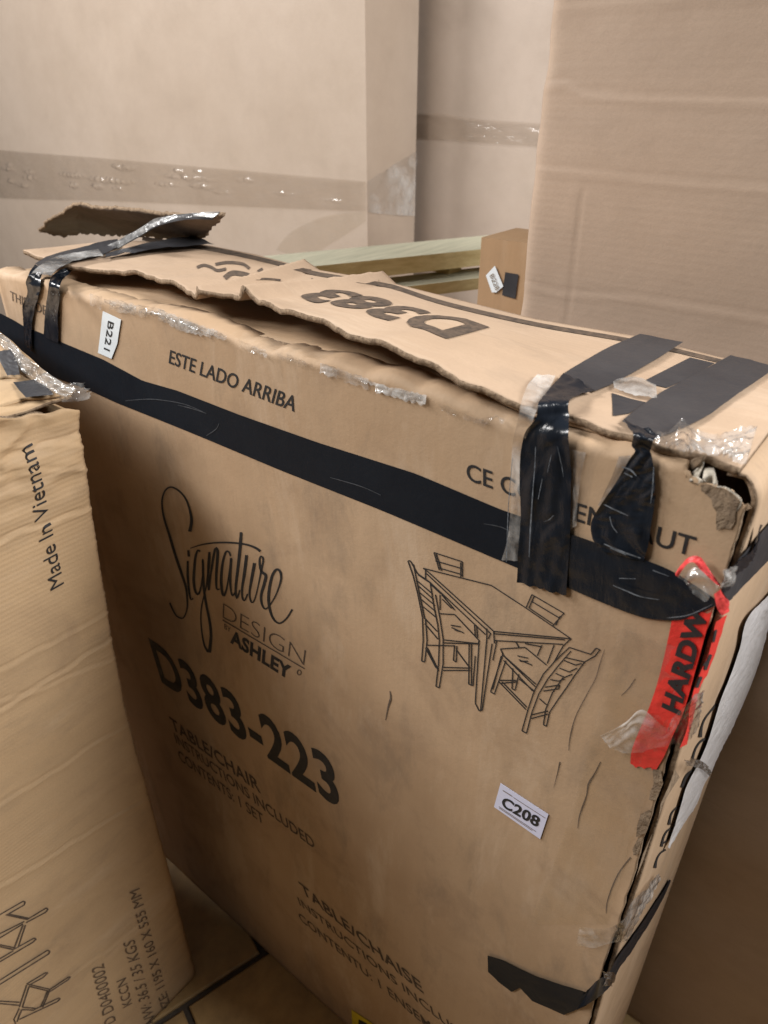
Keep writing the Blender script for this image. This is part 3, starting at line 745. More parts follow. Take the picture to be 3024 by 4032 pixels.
dr = [[(275, 228), (720, 340), (950, 490), (1240, 688), (735, 640), (305, 250), (275, 228)], [(295, 262), (715, 655)], [(290, 300), (310, 312), (680, 660)], [(290, 240), (290, 300)],
 [(735, 655), (1200, 695)], [(740, 700), (1190, 725)], [(735, 640), (740, 720)], [(1240, 688), (1190, 735)], [(715, 655), (700, 690)], [(690, 620), (690, 690)],
 [(640, 700), (615, 1110), (640, 1160), (660, 1155), (725, 720)], [(690, 690), (650, 1155)], [(1130, 730), (1085, 850)], [(1190, 735), (1130, 840)],
 [(345, 125), (530, 185), (530, 285)], [(345, 125), (380, 240)], [(360, 135), (395, 245)], [(355, 180), (530, 230)], [(375, 225), (515, 265)], [(520, 190), (520, 285)],
 [(985, 400), (1195, 522), (1120, 605)], [(985, 400), (945, 490)], [(1000, 410), (965, 490)], [(985, 445), (1160, 550)], [(970, 490), (1120, 590)], [(1170, 540), (1140, 600)],
 [(175, 180), (190, 178), (235, 260), (320, 320)], [(175, 180), (210, 280), (240, 400), (270, 550), (275, 700), (265, 835), (285, 840), (300, 700), (290, 560)],
 [(320, 320), (345, 480), (370, 600), (380, 700), (375, 850), (358, 1000), (380, 1008), (405, 850), (405, 690), (385, 560), (355, 400)], [(210, 200), (260, 440), (285, 560)],
 [(235, 310), (335, 395)], [(240, 340), (340, 430)], [(255, 390), (350, 470)], [(260, 430), (355, 510)], [(275, 480), (360, 550)], [(280, 550), (365, 640)], [(285, 590), (370, 690)],
 [(385, 525), (480, 530), (640, 700), (635, 720), (405, 695)], [(405, 715), (635, 722)], [(455, 600), (520, 610)], [(460, 615), (540, 650)], [(480, 630), (510, 640)],
 [(575, 725), (572, 985), (600, 995), (615, 800)], [(590, 725), (590, 990)], [(480, 730), (472, 830), (490, 840), (495, 735)], [(290, 750), (360, 880)], [(300, 745), (375, 900)], [(405, 875), (580, 880)], [(405, 895), (580, 895)], [(490, 760), (580, 880)], [(300, 730), (480, 735)],
 [(780, 755), (940, 745), (1080, 860)], [(780, 755), (800, 800), (1005, 1000)], [(790, 790), (1010, 985)], [(800, 830), (990, 1030)], [(890, 800), (960, 815)], [(900, 825), (985, 860)], [(905, 835), (960, 835)],
 [(795, 790), (715, 1035), (740, 1050), (815, 830)], [(785, 800), (728, 1020)], [(860, 880), (855, 1015), (875, 1025), (900, 920)],
 [(1230, 745), (1140, 830), (1060, 920), (1000, 1030), (960, 1150), (920, 1290), (950, 1305), (985, 1170), (1030, 1050), (1090, 950), (1170, 850), (1240, 770)],
 [(1230, 745), (1370, 790), (1405, 750), (1430, 760), (1400, 800), (1330, 840), (1200, 810)],
 [(1330, 840), (1270, 920), (1210, 1010), (1160, 1080), (1100, 1170), (1080, 1260), (1060, 1250), (1075, 1150), (1120, 1040), (1190, 940)],
 [(1195, 830), (1270, 860), (1310, 850)], [(1165, 880), (1230, 905), (1280, 880)], [(1140, 915), (1200, 940), (1250, 920)], [(1105, 955), (1160, 965), (1200, 950)], [(1070, 1005), (1165, 990), (1160, 1015), (1060, 1030)],
 [(770, 960), (885, 960)], [(775, 980), (890, 970)], [(770, 970), (945, 1150)], [(790, 970), (950, 1135)], [(900, 950), (1000, 1030)], [(1035, 1080), (1080, 1120)], [(985, 1185), (1090, 1160)], [(980, 1210), (1090, 1180)],
 [(755, 705), (730, 830)], [(880, 710), (900, 745)], [(940, 720), (1050, 740)], [(1050, 730), (1020, 800)], [(385, 400), (385, 500)], [(395, 400), (480, 500)], [(400, 430), (460, 490)], [(610, 600), (615, 670)], [(625, 610), (630, 680)], [(320, 330), (390, 395)], [(240, 270), (330, 330)]]
DL = []
for pl in dr:   # every segment of the drawing a thin bar of ink, corners overlap
    q = C(c5, pl)
    for i in range(len(q) - 1): DL.append(([q[i], q[i + 1]], 4.4, False))
strokes('printed_drawing', DL, F1, M_ink, main)

# cracks and creases in the front paper
cr = [(C(e2, [(548, 0), (535, 60), (515, 140)]), [5, 3, 1]), (C(e2, [(765, 0), (735, 60), (700, 120), (690, 180), (665, 250), (650, 300), (643, 355)]), [4, 5, 7, 4, 6, 4, 2]),
      (C(c5, [(1460, 760), (1430, 850), (1400, 950), (1340, 1060), (1270, 1200), (1235, 1330), (1225, 1420)]), [2, 3, 2, 3, 3, 4, 2]), (C(c5, [(1659, 950), (1620, 1010), (1570, 1060)]), [3, 4, 2]),
      (C(e2, [(925, 510), (870, 580), (830, 660), (800, 750), (795, 810)]), [5, 4, 5, 4, 2]), (C(c5, [(58, 1030), (62, 1080), (45, 1140), (30, 1220)]), [3, 8, 5, 2])]
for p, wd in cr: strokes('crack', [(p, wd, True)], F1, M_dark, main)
# long clear tape along the open seam, scuffed clear tape on the front
strip('clear_tape', [F2(p) for p in [(2440, 2470), (2330, 2900), (2215, 3300), (2080, 3640)]], [F2(p) for p in [(2700, 2560), (2590, 2990), (2480, 3330), (2390, 3640)]], M_film, main, n=80, m=9, wr=.0008, ws=.06, seed=81)

# grey abraded skin on both sides of the seam
for k, pts in enumerate([C(g3, [(470, 60), (540, 70), (560, 180), (500, 330), (440, 320), (450, 250), (480, 190)]), C(g3, [(370, 440), (470, 390), (440, 500), (410, 600), (330, 640), (340, 540)]), C(g3, [(300, 740), (350, 640), (390, 640), (350, 780), (310, 790)])]):
    flat_poly('worn_patch', [FP(.0018)(p) for p in pts], M_torn, main)
for k, pts in enumerate([C(g3, [(660, 60), (700, 130), (640, 220), (560, 350), (520, 480), (540, 350), (600, 220)]), C(g3, [(470, 600), (430, 720), (390, 840), (330, 980), (390, 780)])]):
    flat_poly('worn_patch', [SP(.0018)(p) for p in pts], M_torn, main)

# ---- lower black tape wrapping the corner
a = [F3(p) for p in C(e2, [(163, 1032), (240, 1055), (330, 1100), (420, 1142), (560, 1190), (690, 1226), (745, 1165)])]
b_ = [F3(p) for p in C(e2, [(165, 1120), (230, 1180), (290, 1228), (335, 1205), (400, 1275), (570, 1350), (690, 1300)])]
strip('black_tape', a, b_, M_band, main, n=80, m=10, wr=.0014, ws=.04, seed=83, smooth=False)
a = [F3(p) for p in C(e2, [(720, 1200)])] + [S2(p) for p in C(g3, [(20, 1830), (90, 1790), (150, 1680), (250, 1540), (400, 1330), (520, 1140), (610, 990)])]
b_ = [F3(p) for p in C(e2, [(640, 1325)])] + [S2(p) for p in C(g3, [(20, 1980), (130, 1860), (190, 1740), (290, 1600), (430, 1380), (560, 1150), (625, 1000)])]
strip('black_tape', a, b_, M_band, main, n=80, m=8, wr=.0014, ws=.03, seed=85)
strip('clear_tape', [S3(p) for p in C(g3, [(40, 1760), (60, 1840), (30, 1890)])], [S3(p) for p in C(g3, [(140, 1770), (150, 1820), (120, 1880)])], M_crinkle, main, n=24, m=9, wr=.005, ws=.01, seed=86)
# clear tape across the seam low down
a = [F3(p) for p in C(e2, [(655, 870), (760, 885), (830, 880)])] + [S3(p) for p in C(e2, [(870, 840), (930, 750), (985, 690), (1070, 590)])]
b_ = [F3(p) for p in C(e2, [(640, 975), (740, 985), (840, 960)])] + [S3(p) for p in C(e2, [(905, 940), (950, 860), (990, 780), (1080, 620)])]
strip('clear_tape', a, b_, M_milky, main, n=60, m=12, wr=.005, ws=.02, seed=87)
# ---- band on the side face
a = [S2(p) for p in C(g2, [(770, 1990), (820, 1800), (940, 1620), (1200, 1320), (1345, 1150), (1500, 980)])]
b_ = [S2(p) for p in C(g2, [(850, 2110), (900, 2060), (1000, 1950), (1160, 1790), (1345, 1600), (1500, 1440)])]
strip('black_tape', a, b_, M_tapem, main, n=50, m=8, wr=.001, ws=.03, seed=89)
a = [S3(p) for p in C(g2, [(760, 1990), (830, 1760), (960, 1600), (1120, 1480), (1240, 1150)])]
b_ = [S3(p) for p in C(g2, [(860, 1960), (920, 1800), (1080, 1660), (1180, 1480), (1250, 1160)])]
strip('black_tape', a, b_, M_tape, main, n=50, m=8, wr=.003, ws=.012, seed=90)
strip('clear_tape', [S3(p) for p in C(g2, [(780, 1720), (740, 1860), (720, 1930)])], [S3(p) for p in C(g2, [(930, 1650), (880, 1820), (850, 1910)])], M_crinkle, main, n=26, m=10, wr=.006, ws=.012, seed=91)

# ---- red tape
a = [F2(p) for p in C(c6, [(640, 600), (620, 720), (545, 1040), (470, 1270), (400, 1430), (345, 1580), (337, 1680)])]
b_ = [F2(p) for p in C(c6, [(925, 580), (885, 720), (805, 1010), (725, 1290), (640, 1480), (590, 1600), (520, 1722)])]
red = strip('red_tape', a, b_, M_red, main, n=80, m=10, wr=.0016, ws=.03, seed=93, fray=.003)
text('printed_text', 'HARDW', C(c6, [(692, 1322)])[0], C(c6, [(905, 575)])[0], C(c6, [(560, 1262)])[0], FP(.0026), M_ink, red, .05)
a = [S2(p) for p in C(c6, [(955, 640), (900, 860), (815, 1080), (770, 1230), (745, 1400), (690, 1560)])]
b_ = [S2(p) for p in C(c6, [(1035, 590), (985, 760), (905, 990), (840, 1120), (800, 1300), (745, 1530)])]
red2 = strip('red_tape', a, b_, M_red, main, n=60, m=7, wr=.0012, ws=.02, seed=95)
for st in [(C(c6, [(960, 700), (940, 790)]), 9, False), (C(c6, [(920, 880), (880, 990)]), 12, True), (C(c6, [(870, 960), (920, 900)]), 8, False), (C(c6, [(850, 1040), (820, 1120)]), 12, False)]: strokes('printed_text', [st], SP(.0028), M_ink, red2)
# loop of red tape above the black band
a = [FP(.004)(p) for p in C(g2, [(205, 1750)])] + [FP(.010)(p) for p in C(g2, [(310, 1600), (410, 1545), (500, 1560), (560, 1640), (640, 1760), (740, 1890)])]
b_ = [FP(.004)(p) for p in C(g2, [(235, 1800)])] + [FP(.012)(p) for p in C(g2, [(330, 1660), (410, 1625), (470, 1680), (520, 1740), (610, 1820), (720, 1930)])]
strip('red_tape', a, b_, M_pink, main, n=50, m=8, wr=.003, ws=.015, seed=97)
a = [FP(.012)(p) for p in C(g2, [(670, 2020), (690, 2110), (720, 2200), (780, 2280)])]
b_ = [FP(.014)(p) for p in C(g2, [(750, 1960), (800, 2030), (870, 2130), (860, 2240)])]
strip('red_tape', a, b_, M_pink, main, n=30, m=8, wr=.003, ws=.012, seed=98)
a = [FP(.010)(p) for p in C(g2, [(250, 1790), (350, 1650), (450, 1640), (560, 1700), (740, 1900)])]
b_ = [FP(.012)(p) for p in C(g2, [(330, 1900), (420, 2010), (560, 2110), (640, 2040), (745, 1935)])]
strip('clear_tape', a, b_, M_crinkle, main, n=50, m=16, wr=.008, ws=.018, seed=99)
# clear tape over the foot of the red tape
a = [FP(.006)(p) for p in C(c6, [(120, 1465), (300, 1370), (430, 1270), (600, 1400), (660, 1330)])] + [S3(p) for p in C(c6, [(790, 1180), (860, 1130)])]
b_ = [FP(.006)(p) for p in C(c6, [(130, 1480), (210, 1560), (340, 1590), (500, 1560), (640, 1530)])] + [S3(p) for p in C(c6, [(800, 1440), (850, 1200)])]
strip('clear_tape', a, b_, M_milky, main, n=70, m=16, wr=.005, ws=.022, seed=101)

# ---- white plastic sheet along the far side edge with a tie around it
a = [S3(p) for p in C(c6, [(1500, 250), (1330, 455), (1180, 620), (1130, 830), (1050, 1060), (990, 1200), (920, 1440), (835, 1660)]) + C(g3, [(760, 200), (690, 420), (640, 580), (595, 720)])]
b_ = [S3(p) for p in C(c6, [(1560, 300), (1420, 520), (1345, 660), (1280, 900), (1200, 1130), (1080, 1400), (980, 1600), (920, 1740)]) + C(g3, [(900, 200), (840, 360), (720, 540), (602, 722)])]
strip('white_plastic_sheet', a, b_, M_foam, main, n=120, m=14, wr=.0016, ws=.03, seed=103, lift=lambda u, v: .0015 * np.sin(v * 3.14) + 0 * u)
strip('clear_tie', [SP(.006)(p) for p in C(c6, [(720, 1640), (790, 1630), (860, 1660), (910, 1720)])], [SP(.006)(p) for p in C(c6, [(730, 1680), (800, 1690), (860, 1720), (905, 1765)])], M_crinkle, main, n=40, m=10, wr=.006, ws=.012, seed=105)
for st in [(C(g3, [(722, 215), (742, 145), (770, 100), (815, 68)]), [10, 6, 5, 7], True), (C(g3, [(612, 530), (628, 450), (655, 405), (700, 370)]), [11, 6, 5, 8], True), (C(g3, [(548, 715), (565, 640), (595, 585), (640, 555)]), [10, 6, 6, 8], True), (C(g3, [(560, 690), (605, 650), (625, 590)]), [5, 5, 5], True),
                         (C(g3, [(492, 895), (510, 820), (540, 770), (582, 740)]), [12, 6, 5, 8], True), (C(c6, [(845, 1480), (858, 1400), (890, 1330), (965, 1240)]), [13, 6, 6, 8], True), (C(c6, [(788, 1640), (810, 1570), (840, 1520), (880, 1490)]), [8, 6, 6, 10], True), (C(c6, [(712, 1845), (735, 1790), (770, 1730)]), [12, 6, 6], True)]: strokes('printed_text', [st], S1, M_ink, main)

# ---- paper labels
q = C(e2, [(232, 113), (487, 280), (443, 412), (197, 240)])
lab = flat_poly('paper_label', [F2(p) for p in q], M_label, main, .0003)
FL = FP(.0017)
text('printed_text', 'C208', C(e2, [(232, 235)])[0], C(e2, [(428, 352)])[0], C(e2, [(248, 182)])[0], FL, M_ink, lab, .03)
for st in [(C(e2, [(243, 152), (292, 183)]), 3, False), (C(e2, [(300, 190), (470, 300)]), 2, False), (C(e2, [(222, 238), (420, 372)]), 2, False), (C(e2, [(224, 246), (400, 366)]), 2, False)]: strokes('printed_line', [st], FL, M_inkt, lab)
q = C(g1, [(960, 770), (1130, 850), (1112, 960), (1095, 1075), (1040, 1215), (915, 1160), (932, 1020)])
lab = flat_poly('paper_label', [F2(p) for p in q], M_labelw, main, .0003)
text('printed_text', 'B221', C(g1, [(1008, 858)])[0], C(g1, [(968, 1125)])[0], C(g1, [(1062, 880)])[0], FL, M_ink, lab, .01)
flat_poly('worn_patch', [F1(p) for p in C(g1, [(1096, 1078), (1085, 1120), (1048, 1222), (1036, 1212)])], M_dark, main)
q = [(1384, 3976), (1480, 4040), (1450, 4130), (1390, 4100)]
lab = flat_poly('paper_label', [F2(p) for p in q], M_yellow, main, .0003)
flat_poly('printed_mark', [FL(p) for p in [(1412, 4014), (1445, 4030), (1440, 4070), (1410, 4060)]], M_ink, lab)

# ================================================================== LEFT CARTON
LX = -.742; LZ = 1.19
left = empty('crumpled_carton', (LX - .3, .0, .002), 'carton at the left edge with ribbed cardboard and sideways origin lettering, top corner crumpled', 'carton')
def yright(Z): return .344 + .034 * np.clip((np.asarray(Z) - .75) / .45, 0, 1) ** 1.3 + .0007 * wob(Z, np.asarray(Z) * 0, 201, .16) + .0005 * wob(Z, np.asarray(Z) * 0, 203, .012)
creases = []
for a_, b__, hgt in [((0, 1310), (570, 1080), .0035), ((0, 2110), (570, 1800), .002), ((250, 2200), (730, 1890), .003), ((0, 800), (500, 650), .003), ((250, 870), (545, 840), .0025), ((0, 700), (530, 690), .002)]:
    A = on_plane(C(c7, [a_])[0], (LX, 0, 0), np.array([1., 0, 0])); B = on_plane(C(c7, [b__])[0], (LX, 0, 0), np.array([1., 0, 0]))
    creases.append((A[1], A[2], B[1], B[2], hgt))
for a_, b__, hgt in [((0, 390), (620, 10), .003), ((100, 905), (1160, 740), .0012), ((600, 1110), (1450, 480), .0018), ((0, 700), (700, 480), .001)]:
    A = on_plane(C(g5, [a_])[0], (LX, 0, 0), np.array([1., 0, 0])); B = on_plane(C(g5, [b__])[0], (LX, 0, 0), np.array([1., 0, 0]))
    creases.append((A[1], A[2], B[1], B[2], hgt))
for a_, b__, hgt in [((0, 700), (800, 200), .0022), ((0, 100), (300, -20), .002)]:
    A = on_plane(C(c8, [a_])[0], (LX, 0, 0), np.array([1., 0, 0])); B = on_plane(C(c8, [b__])[0], (LX, 0, 0), np.array([1., 0, 0]))
    creases.append((A[1], A[2], B[1], B[2], hgt))
def ldisp(Y, Z):
    Y = np.asarray(Y, float); Z = np.asarray(Z, float)
    d = .0016 * wob(Y, Z, 211, .3)
    for y0, z0, y1, z1, h in creases:
        zl = z0 + (z1 - z0) / (y1 - y0) * (Y - y0) + .002 * wob(Y, Y * 0, int(z0 * 1000) % 97, .06)
        s = Z - zl
        d = d + .8 * h * (np.exp(-np.abs(s + .0035) / .004) * .9 - np.exp(-(s / .0024) ** 2) * 1.0)
    k = np.clip((Z - 1.06) / .14, 0, 1)
    q = 1 - np.abs(wob(Y * .35 + .02 * wob(Y, Z, 219, .1), Z, 213, .075))
    d = d + .006 * k ** .8 * q + .0012 * k * wob(Y * .7, Z * 1.3, 215, .035)
    return d
nyl, nzl = 120, 330
tz = np.linspace(0, 1, nzl) ** .8
P = np.zeros((nyl, nzl, 3))
z = .004 + tz * (LZ - .004)
P[..., 2] = z[None]
s = np.linspace(0, 1, nyl) ** .6
ztopL = LZ + .0
P[..., 1] = -.45 + (yright(z)[None] + .45) * s[:, None]
rise = .014 * np.clip((.38 - P[..., 1]) / .1, 0, 1)
P[..., 2] += rise * (tz[None] ** 12) + .003 * wob(P[..., 1], P[..., 1] * 0, 217, .06) * tz[None] ** 20
P[..., 0] = LX + ldisp(P[..., 1], P[..., 2])
rnd = np.clip((s[:, None] - .985) / .015, 0, 1)
P[..., 0] -= .004 * rnd ** 2
grid('front_panel', P, M_left, left, thick=.004, rim=M_edge)
zb = np.linspace(.004, LZ - .01, 60); xb = np.linspace(LX - .006, LX - .62, 12)
P = np.zeros((12, 60, 3)); P[..., 0] = xb[:, None]; P[..., 1] = (yright(zb) - .002)[None]; P[..., 2] = zb[None]
grid('back_panel', P, M_left, left, thick=.004)
mesh('side_panel', [(LX - .62, -.45, .004), (LX - .62, .34, .004), (LX - .62, .34, 1.18), (LX - .62, -.45, 1.18)], [(0, 1, 2, 3)], M_left, left, smooth=False)
mesh('side_panel', [(LX - .62, -.452, .004), (LX - .002, -.452, .004), (LX - .002, -.452, 1.18), (LX - .62, -.452, 1.18)], [(0, 1, 2, 3)], M_left, left, smooth=False)
def LP(e): return lambda p: on_plane(p, (LX + e, 0, 0), np.array([1., 0, 0]))
def fixL(e):
    def f(P):
        P = P.copy(); P[:, 0] = LX + ldisp(P[:, 1], P[:, 2]) + e
        return P
    return f
def LPd(e):
    def f(p):
        Q = LP(0)(p)
        return LP(float(ldisp(Q[1], Q[2])) + e)(p)
    return f
L1 = LPd(.0014); fl = fixL(.0016)
text('printed_text', 'Made In Vietnam', C(c7, [(400, 1575)])[0], C(c7, [(200, 700)])[0], C(c7, [(318, 1622)])[0], L1, M_ink, left, -.004, fl)
text('printed_text', 'CTN SIZE: 1195 X 160 X 555 MM', C(g5, [(1440, 1560)])[0], C(g5, [(1140, 405)])[0], C(g5, [(1375, 1605)])[0], L1, M_inkm, left, .0, fl)
text('printed_text', 'GW / NW: 36.5 / 35 KGS', C(g5, [(1320, 1680)])[0], C(g5, [(1100, 825)])[0], C(g5, [(1240, 1720)])[0], L1, M_inkm, left, .0, fl)
text('printed_text', 'KCCN', C(g5, [(1080, 1350)])[0], C(g5, [(1030, 1135)])[0], C(g5, [(1005, 1390)])[0], L1, M_inkm, left, .0, fl)
text('printed_text', 'No: D D0400002', C(g5, [(980, 1640)])[0], C(g5, [(848, 1020)])[0], C(g5, [(890, 1690)])[0], L1, M_inkm, left, .0, fl)
ll = [[(0, 625), (190, 515), (208, 520), (200, 545), (60, 625)], [(50, 625), (230, 665)], [(75, 620), (240, 655)], [(230, 660), (380, 570), (395, 580), (375, 605), (215, 690)], [(0, 780), (200, 680)], [(0, 815), (190, 700)], [(190, 710), (115, 910)], [(210, 710), (150, 890)], [(0, 885), (115, 910)], [(0, 870), (120, 895)], [(120, 905), (280, 815), (297, 825), (270, 850), (0, 1010)], [(0, 985), (110, 920)], [(0, 1160), (190, 1040), (390, 915), (410, 925), (400, 945), (200, 1070), (0, 1195)],
 [(220, 1190), (370, 1100), (393, 1100), (350, 1140), (240, 1200)], [(220, 1190), (410, 1235)], [(240, 1210), (400, 1250)], [(410, 1235), (560, 1135), (577, 1132), (560, 1155), (400, 1260)], [(220, 1200), (160, 1380)], [(240, 1210), (185, 1380)], [(410, 1240), (350, 1380)], [(390, 1250), (335, 1375)], [(0, 1330), (160, 1340)], [(0, 1350), (160, 1365)], [(185, 1380), (290, 1390)], [(180, 1400), (280, 1405)], [(160, 1390), (115, 1480), (130, 1518)], [(180, 1400), (140, 1500)], [(280, 1400), (480, 1305), (493, 1312), (470, 1335), (160, 1480)]]
DL = []
for pl in ll:
    q = C(g5, pl)
    for i in range(len(q) - 1): DL.append(([q[i], q[i + 1]], 5.0, False))
strokes('printed_drawing', DL, L1, M_inkw, left)

# top of the left carton
LT = 1.203
def lt(z): return TP(z)
P = np.zeros((80, 30, 3))
xx = np.linspace(LX - .002, LX - .6, 80); 
for i, x_ in enumerate(xx):
    y1 = .372 + .055 * np.clip((LX - x_) / .3, 0, 1)
    yy = np.linspace(-.40, y1, 30)
    P[i, :, 0] = x_; P[i, :, 1] = yy
    P[i, :, 2] = LT + .0028 * wob(np.full(30, x_), yy, 231, .12) + .012 * np.clip((LX - x_) / .25, 0, 1) - .006 * math.exp(-(LX - x_) / .02)
grid('top_flap', P, M_left, left, thick=.004, rim=M_edge)
# loose second layer along the front edge
a = [lt(1.208)(p) for p in C(g7, [(-200, 1330), (0, 1292), (200, 1235), (370, 1182), (600, 1165), (830, 1130), (960, 1090)])]
b_ = [q + np.array([-.03, .0, .003]) for q in a]
strip('top_flap', a, b_, M_left, left, n=80, m=8, wr=.002, ws=.03, seed=233, thick=.003)
a = [lt(1.213)(p) for p in C(g7, [(-100, 900), (0, 880), (120, 868), (240, 872), (300, 850)])]
b_ = [q + np.array([-.06, .0, .004]) for q in a]
strip('top_flap', a, b_, M_left, left, n=50, m=8, wr=.002, ws=.03, seed=235, thick=.003)
a = [lt(1.214)(p) for p in C(g7, [(-100, 500), (0, 560), (180, 950), (380, 1170)])]
a = [lt(1.214)(p) for p in C(g7, [(190, 945), (280, 1060), (380, 1165)])]
b_ = [lt(1.215)(p) for p in C(g7, [(560, 900), (680, 1010), (790, 1120)])]
strip('black_tape', a, b_, M_tapem, left, n=30, m=10, wr=.002, ws=.02, seed=237)
a = [lt(1.219)(p) for p in C(g7, [(-60, 500), (0, 640), (110, 850)])]
b_ = [lt(1.221)(p) for p in C(g7, [(160, 470), (250, 660), (290, 840)])]
strip('black_tape', a, b_, M_tapem, left, n=30, m=10, wr=.0025, ws=.02, seed=239)
a = [lt(1.226)(p) for p in C(g7, [(-200, 60), (0, 215), (200, 370), (380, 570), (540, 690), (760, 850), (980, 985), (1130, 1040)])]
b_ = [lt(1.217)(p) for p in C(g7, [(-200, 250), (0, 400), (180, 560), (260, 720), (480, 900), (660, 1010), (850, 1110), (1000, 1180)])]
strip('clear_tape', a, b_, M_crinkle, left, n=140, m=24, wr=.012, ws=.026, seed=241)
a = [lt(1.222)(p) for p in C(g7, [(-200, 90), (0, 230), (200, 390), (380, 590), (540, 710), (760, 870), (980, 1005), (1120, 1060)])]
b_ = [lt(1.212)(p) for p in C(g7, [(-200, 280), (0, 430), (180, 590), (260, 750), (480, 920), (660, 1030), (850, 1125), (1000, 1190)])]
strip('torn_lining', a, b_, M_torn, left, n=120, m=18, wr=.006, ws=.03, seed=247)
a = [lt(1.212)(p) for p in C(g7, [(860, 1010), (1000, 990), (1120, 960), (1200, 955)])]
b_ = [lt(1.200)(p) for p in C(g7, [(900, 1240), (1050, 1230), (1180, 1225), (1310, 1190)])]
strip('clear_tape', a, b_, M_crinkle, left, n=40, m=14, wr=.010, ws=.016, seed=243, fray=.006)

# ================================================================== TALL CARTON RIGHT
YRB = .80
tr_ = empty('tall_creased_carton', (.2, YRB + .25, .002), 'tall creased brown carton standing right behind the taped carton', 'carton')
xl = on_plane((1120 * 1.8228, 640 * 1.8228), (0, YRB, 0), np.array([0, 1., 0]))[0]
rc = []
for pl, h in [([(700, 360), (800, 345), (860, 400), (1200, 418), (1659, 430)], .0035), ([(640, 712), (900, 737), (1300, 777), (1659, 800)], .003), ([(590, 1212), (760, 1255), (1100, 1275)], .003), ([(700, 30), (900, 10)], .0025)]:
    Q = np.array([on_plane(p, (0, YRB, 0), np.array([0, 1., 0])) for p in C(e4, pl)])
    rc.append((Q[:, 0], Q[:, 2], h))
vc = np.array([on_plane(p, (0, YRB, 0), np.array([0, 1., 0])) for p in C(e4, [(870, 820), (850, 950), (820, 1200), (800, 1350)])])
def rdisp(X, Z):
    d = .0018 * wob(X, Z, 301, .45)
    for qx, qz, h in rc:
        s = Z - np.interp(X, qx, qz)
        d = d + .2 * h * (np.exp(-((s + .0035) / .0035) ** 2) - .8 * np.exp(-((s - .002) / .0025) ** 2)) * np.clip((X - qx[0] + .03) / .03, 0, 1)
    s = X - np.interp(Z, vc[::-1, 2], vc[::-1, 0])
    d = d - .0010 * np.exp(-(s / .0016) ** 2) * (Z < vc[0, 2]) + .0003 * np.exp(-((s + .01) / .01) ** 2) * (Z < vc[0, 2])
    return d
xs = np.r_[np.linspace(xl, xl + .55, 150), np.linspace(xl + .56, .75, 12)]
zs = np.r_[np.linspace(.004, 1.1, 50), np.linspace(1.105, 1.75, 170)]
P = np.zeros((len(xs), len(zs), 3)); P[..., 0] = xs[:, None]; P[..., 2] = zs[None]
P[..., 0] += (.0015 * wob(zs, zs * 0, 303, .07) + .0015 * wob(zs, zs * 0, 305, .3))[None] * np.exp(-(xs - xl) / .05)[:, None]
P[..., 1] = YRB - rdisp(P[..., 0], P[..., 2]) + .012 * np.exp(-(xs - xl) / .005)[:, None]
grid('front_panel', P, M_right, tr_, thick=.004, rim=M_edge)
def boxpart(name, x0, x1, y0, y1, z0, z1, mat, parent):
    return mesh(name, [(x0, y0, z0), (x1, y0, z0), (x1, y1, z0), (x0, y1, z0), (x0, y0, z1), (x1, y0, z1), (x1, y1, z1), (x0, y1, z1)],
                [(0, 3, 2, 1), (4, 5, 6, 7), (0, 1, 5, 4), (1, 2, 6, 5), (2, 3, 7, 6), (3, 0, 4, 7)], mat, parent, smooth=False)
boxpart('body', xl + .004, .75, YRB + .014, YRB + .45, .004, 1.75, M_right, tr_)

# ================================================================== TALL CARTONS BEHIND
YLB = 1.52
XLB = -.826 * YLB; Y2 = XLB / -.7265
tl = empty('tall_wrapped_carton', (XLB - .5, YLB + .12, .002), 'tall smooth carton behind on the left, clear tape wrapped around it', 'carton')
boxpart('body', XLB - 3.2, XLB, YLB, Y2, .004, 1.82, M_back1, tl)
def BP(e): return lambda p: on_plane(p, (0, YLB - e, 0), np.array([0, 1., 0]))
def BXP(e): return lambda p: on_plane(p, (XLB + e, 0, 0), np.array([1., 0, 0]))
a = np.array([BP(.003)(p) for p in C(e3, [(-300, 545), (0, 576), (400, 608), (900, 652), (1405, 697)])])
b_ = np.array([BP(.003)(p) for p in C(e3, [(-300, 725), (0, 760), (400, 772), (900, 792), (1405, 812)])])
A = resample(a, 700); B = resample(b_, 700)
tt = np.linspace(0, 1, 70)[None, :, None]
P = A[:, None] * (1 - tt) + B[:, None] * tt
rb = np.random.RandomState(12)
bl_ = [((x0 + x1) / 2, y, (x1 - x0) / 2, hh) for x0, x1, y, hh in [(20, 48, 630, 7), (0, 60, 648, 8), (90, 130, 660, 8), (85, 140, 682, 9), (30, 60, 695, 8), (60, 110, 712, 8), (225, 330, 672, 9), (420, 520, 640, 10), (330, 520, 692, 10), (265, 300, 711, 9), (350, 395, 715, 9), (430, 475, 724, 8), (610, 845, 682, 9), (665, 705, 655, 9), (740, 778, 658, 7), (580, 700, 708, 7), (720, 815, 713, 10), (895, 972, 691, 9), (800, 900, 737, 6), (950, 975, 730, 6), (1200, 1320, 768, 5), (1040, 1130, 742, 5)]]
dsp = .0006 * wob(P[..., 0] * .3, P[..., 2], 401, .05)
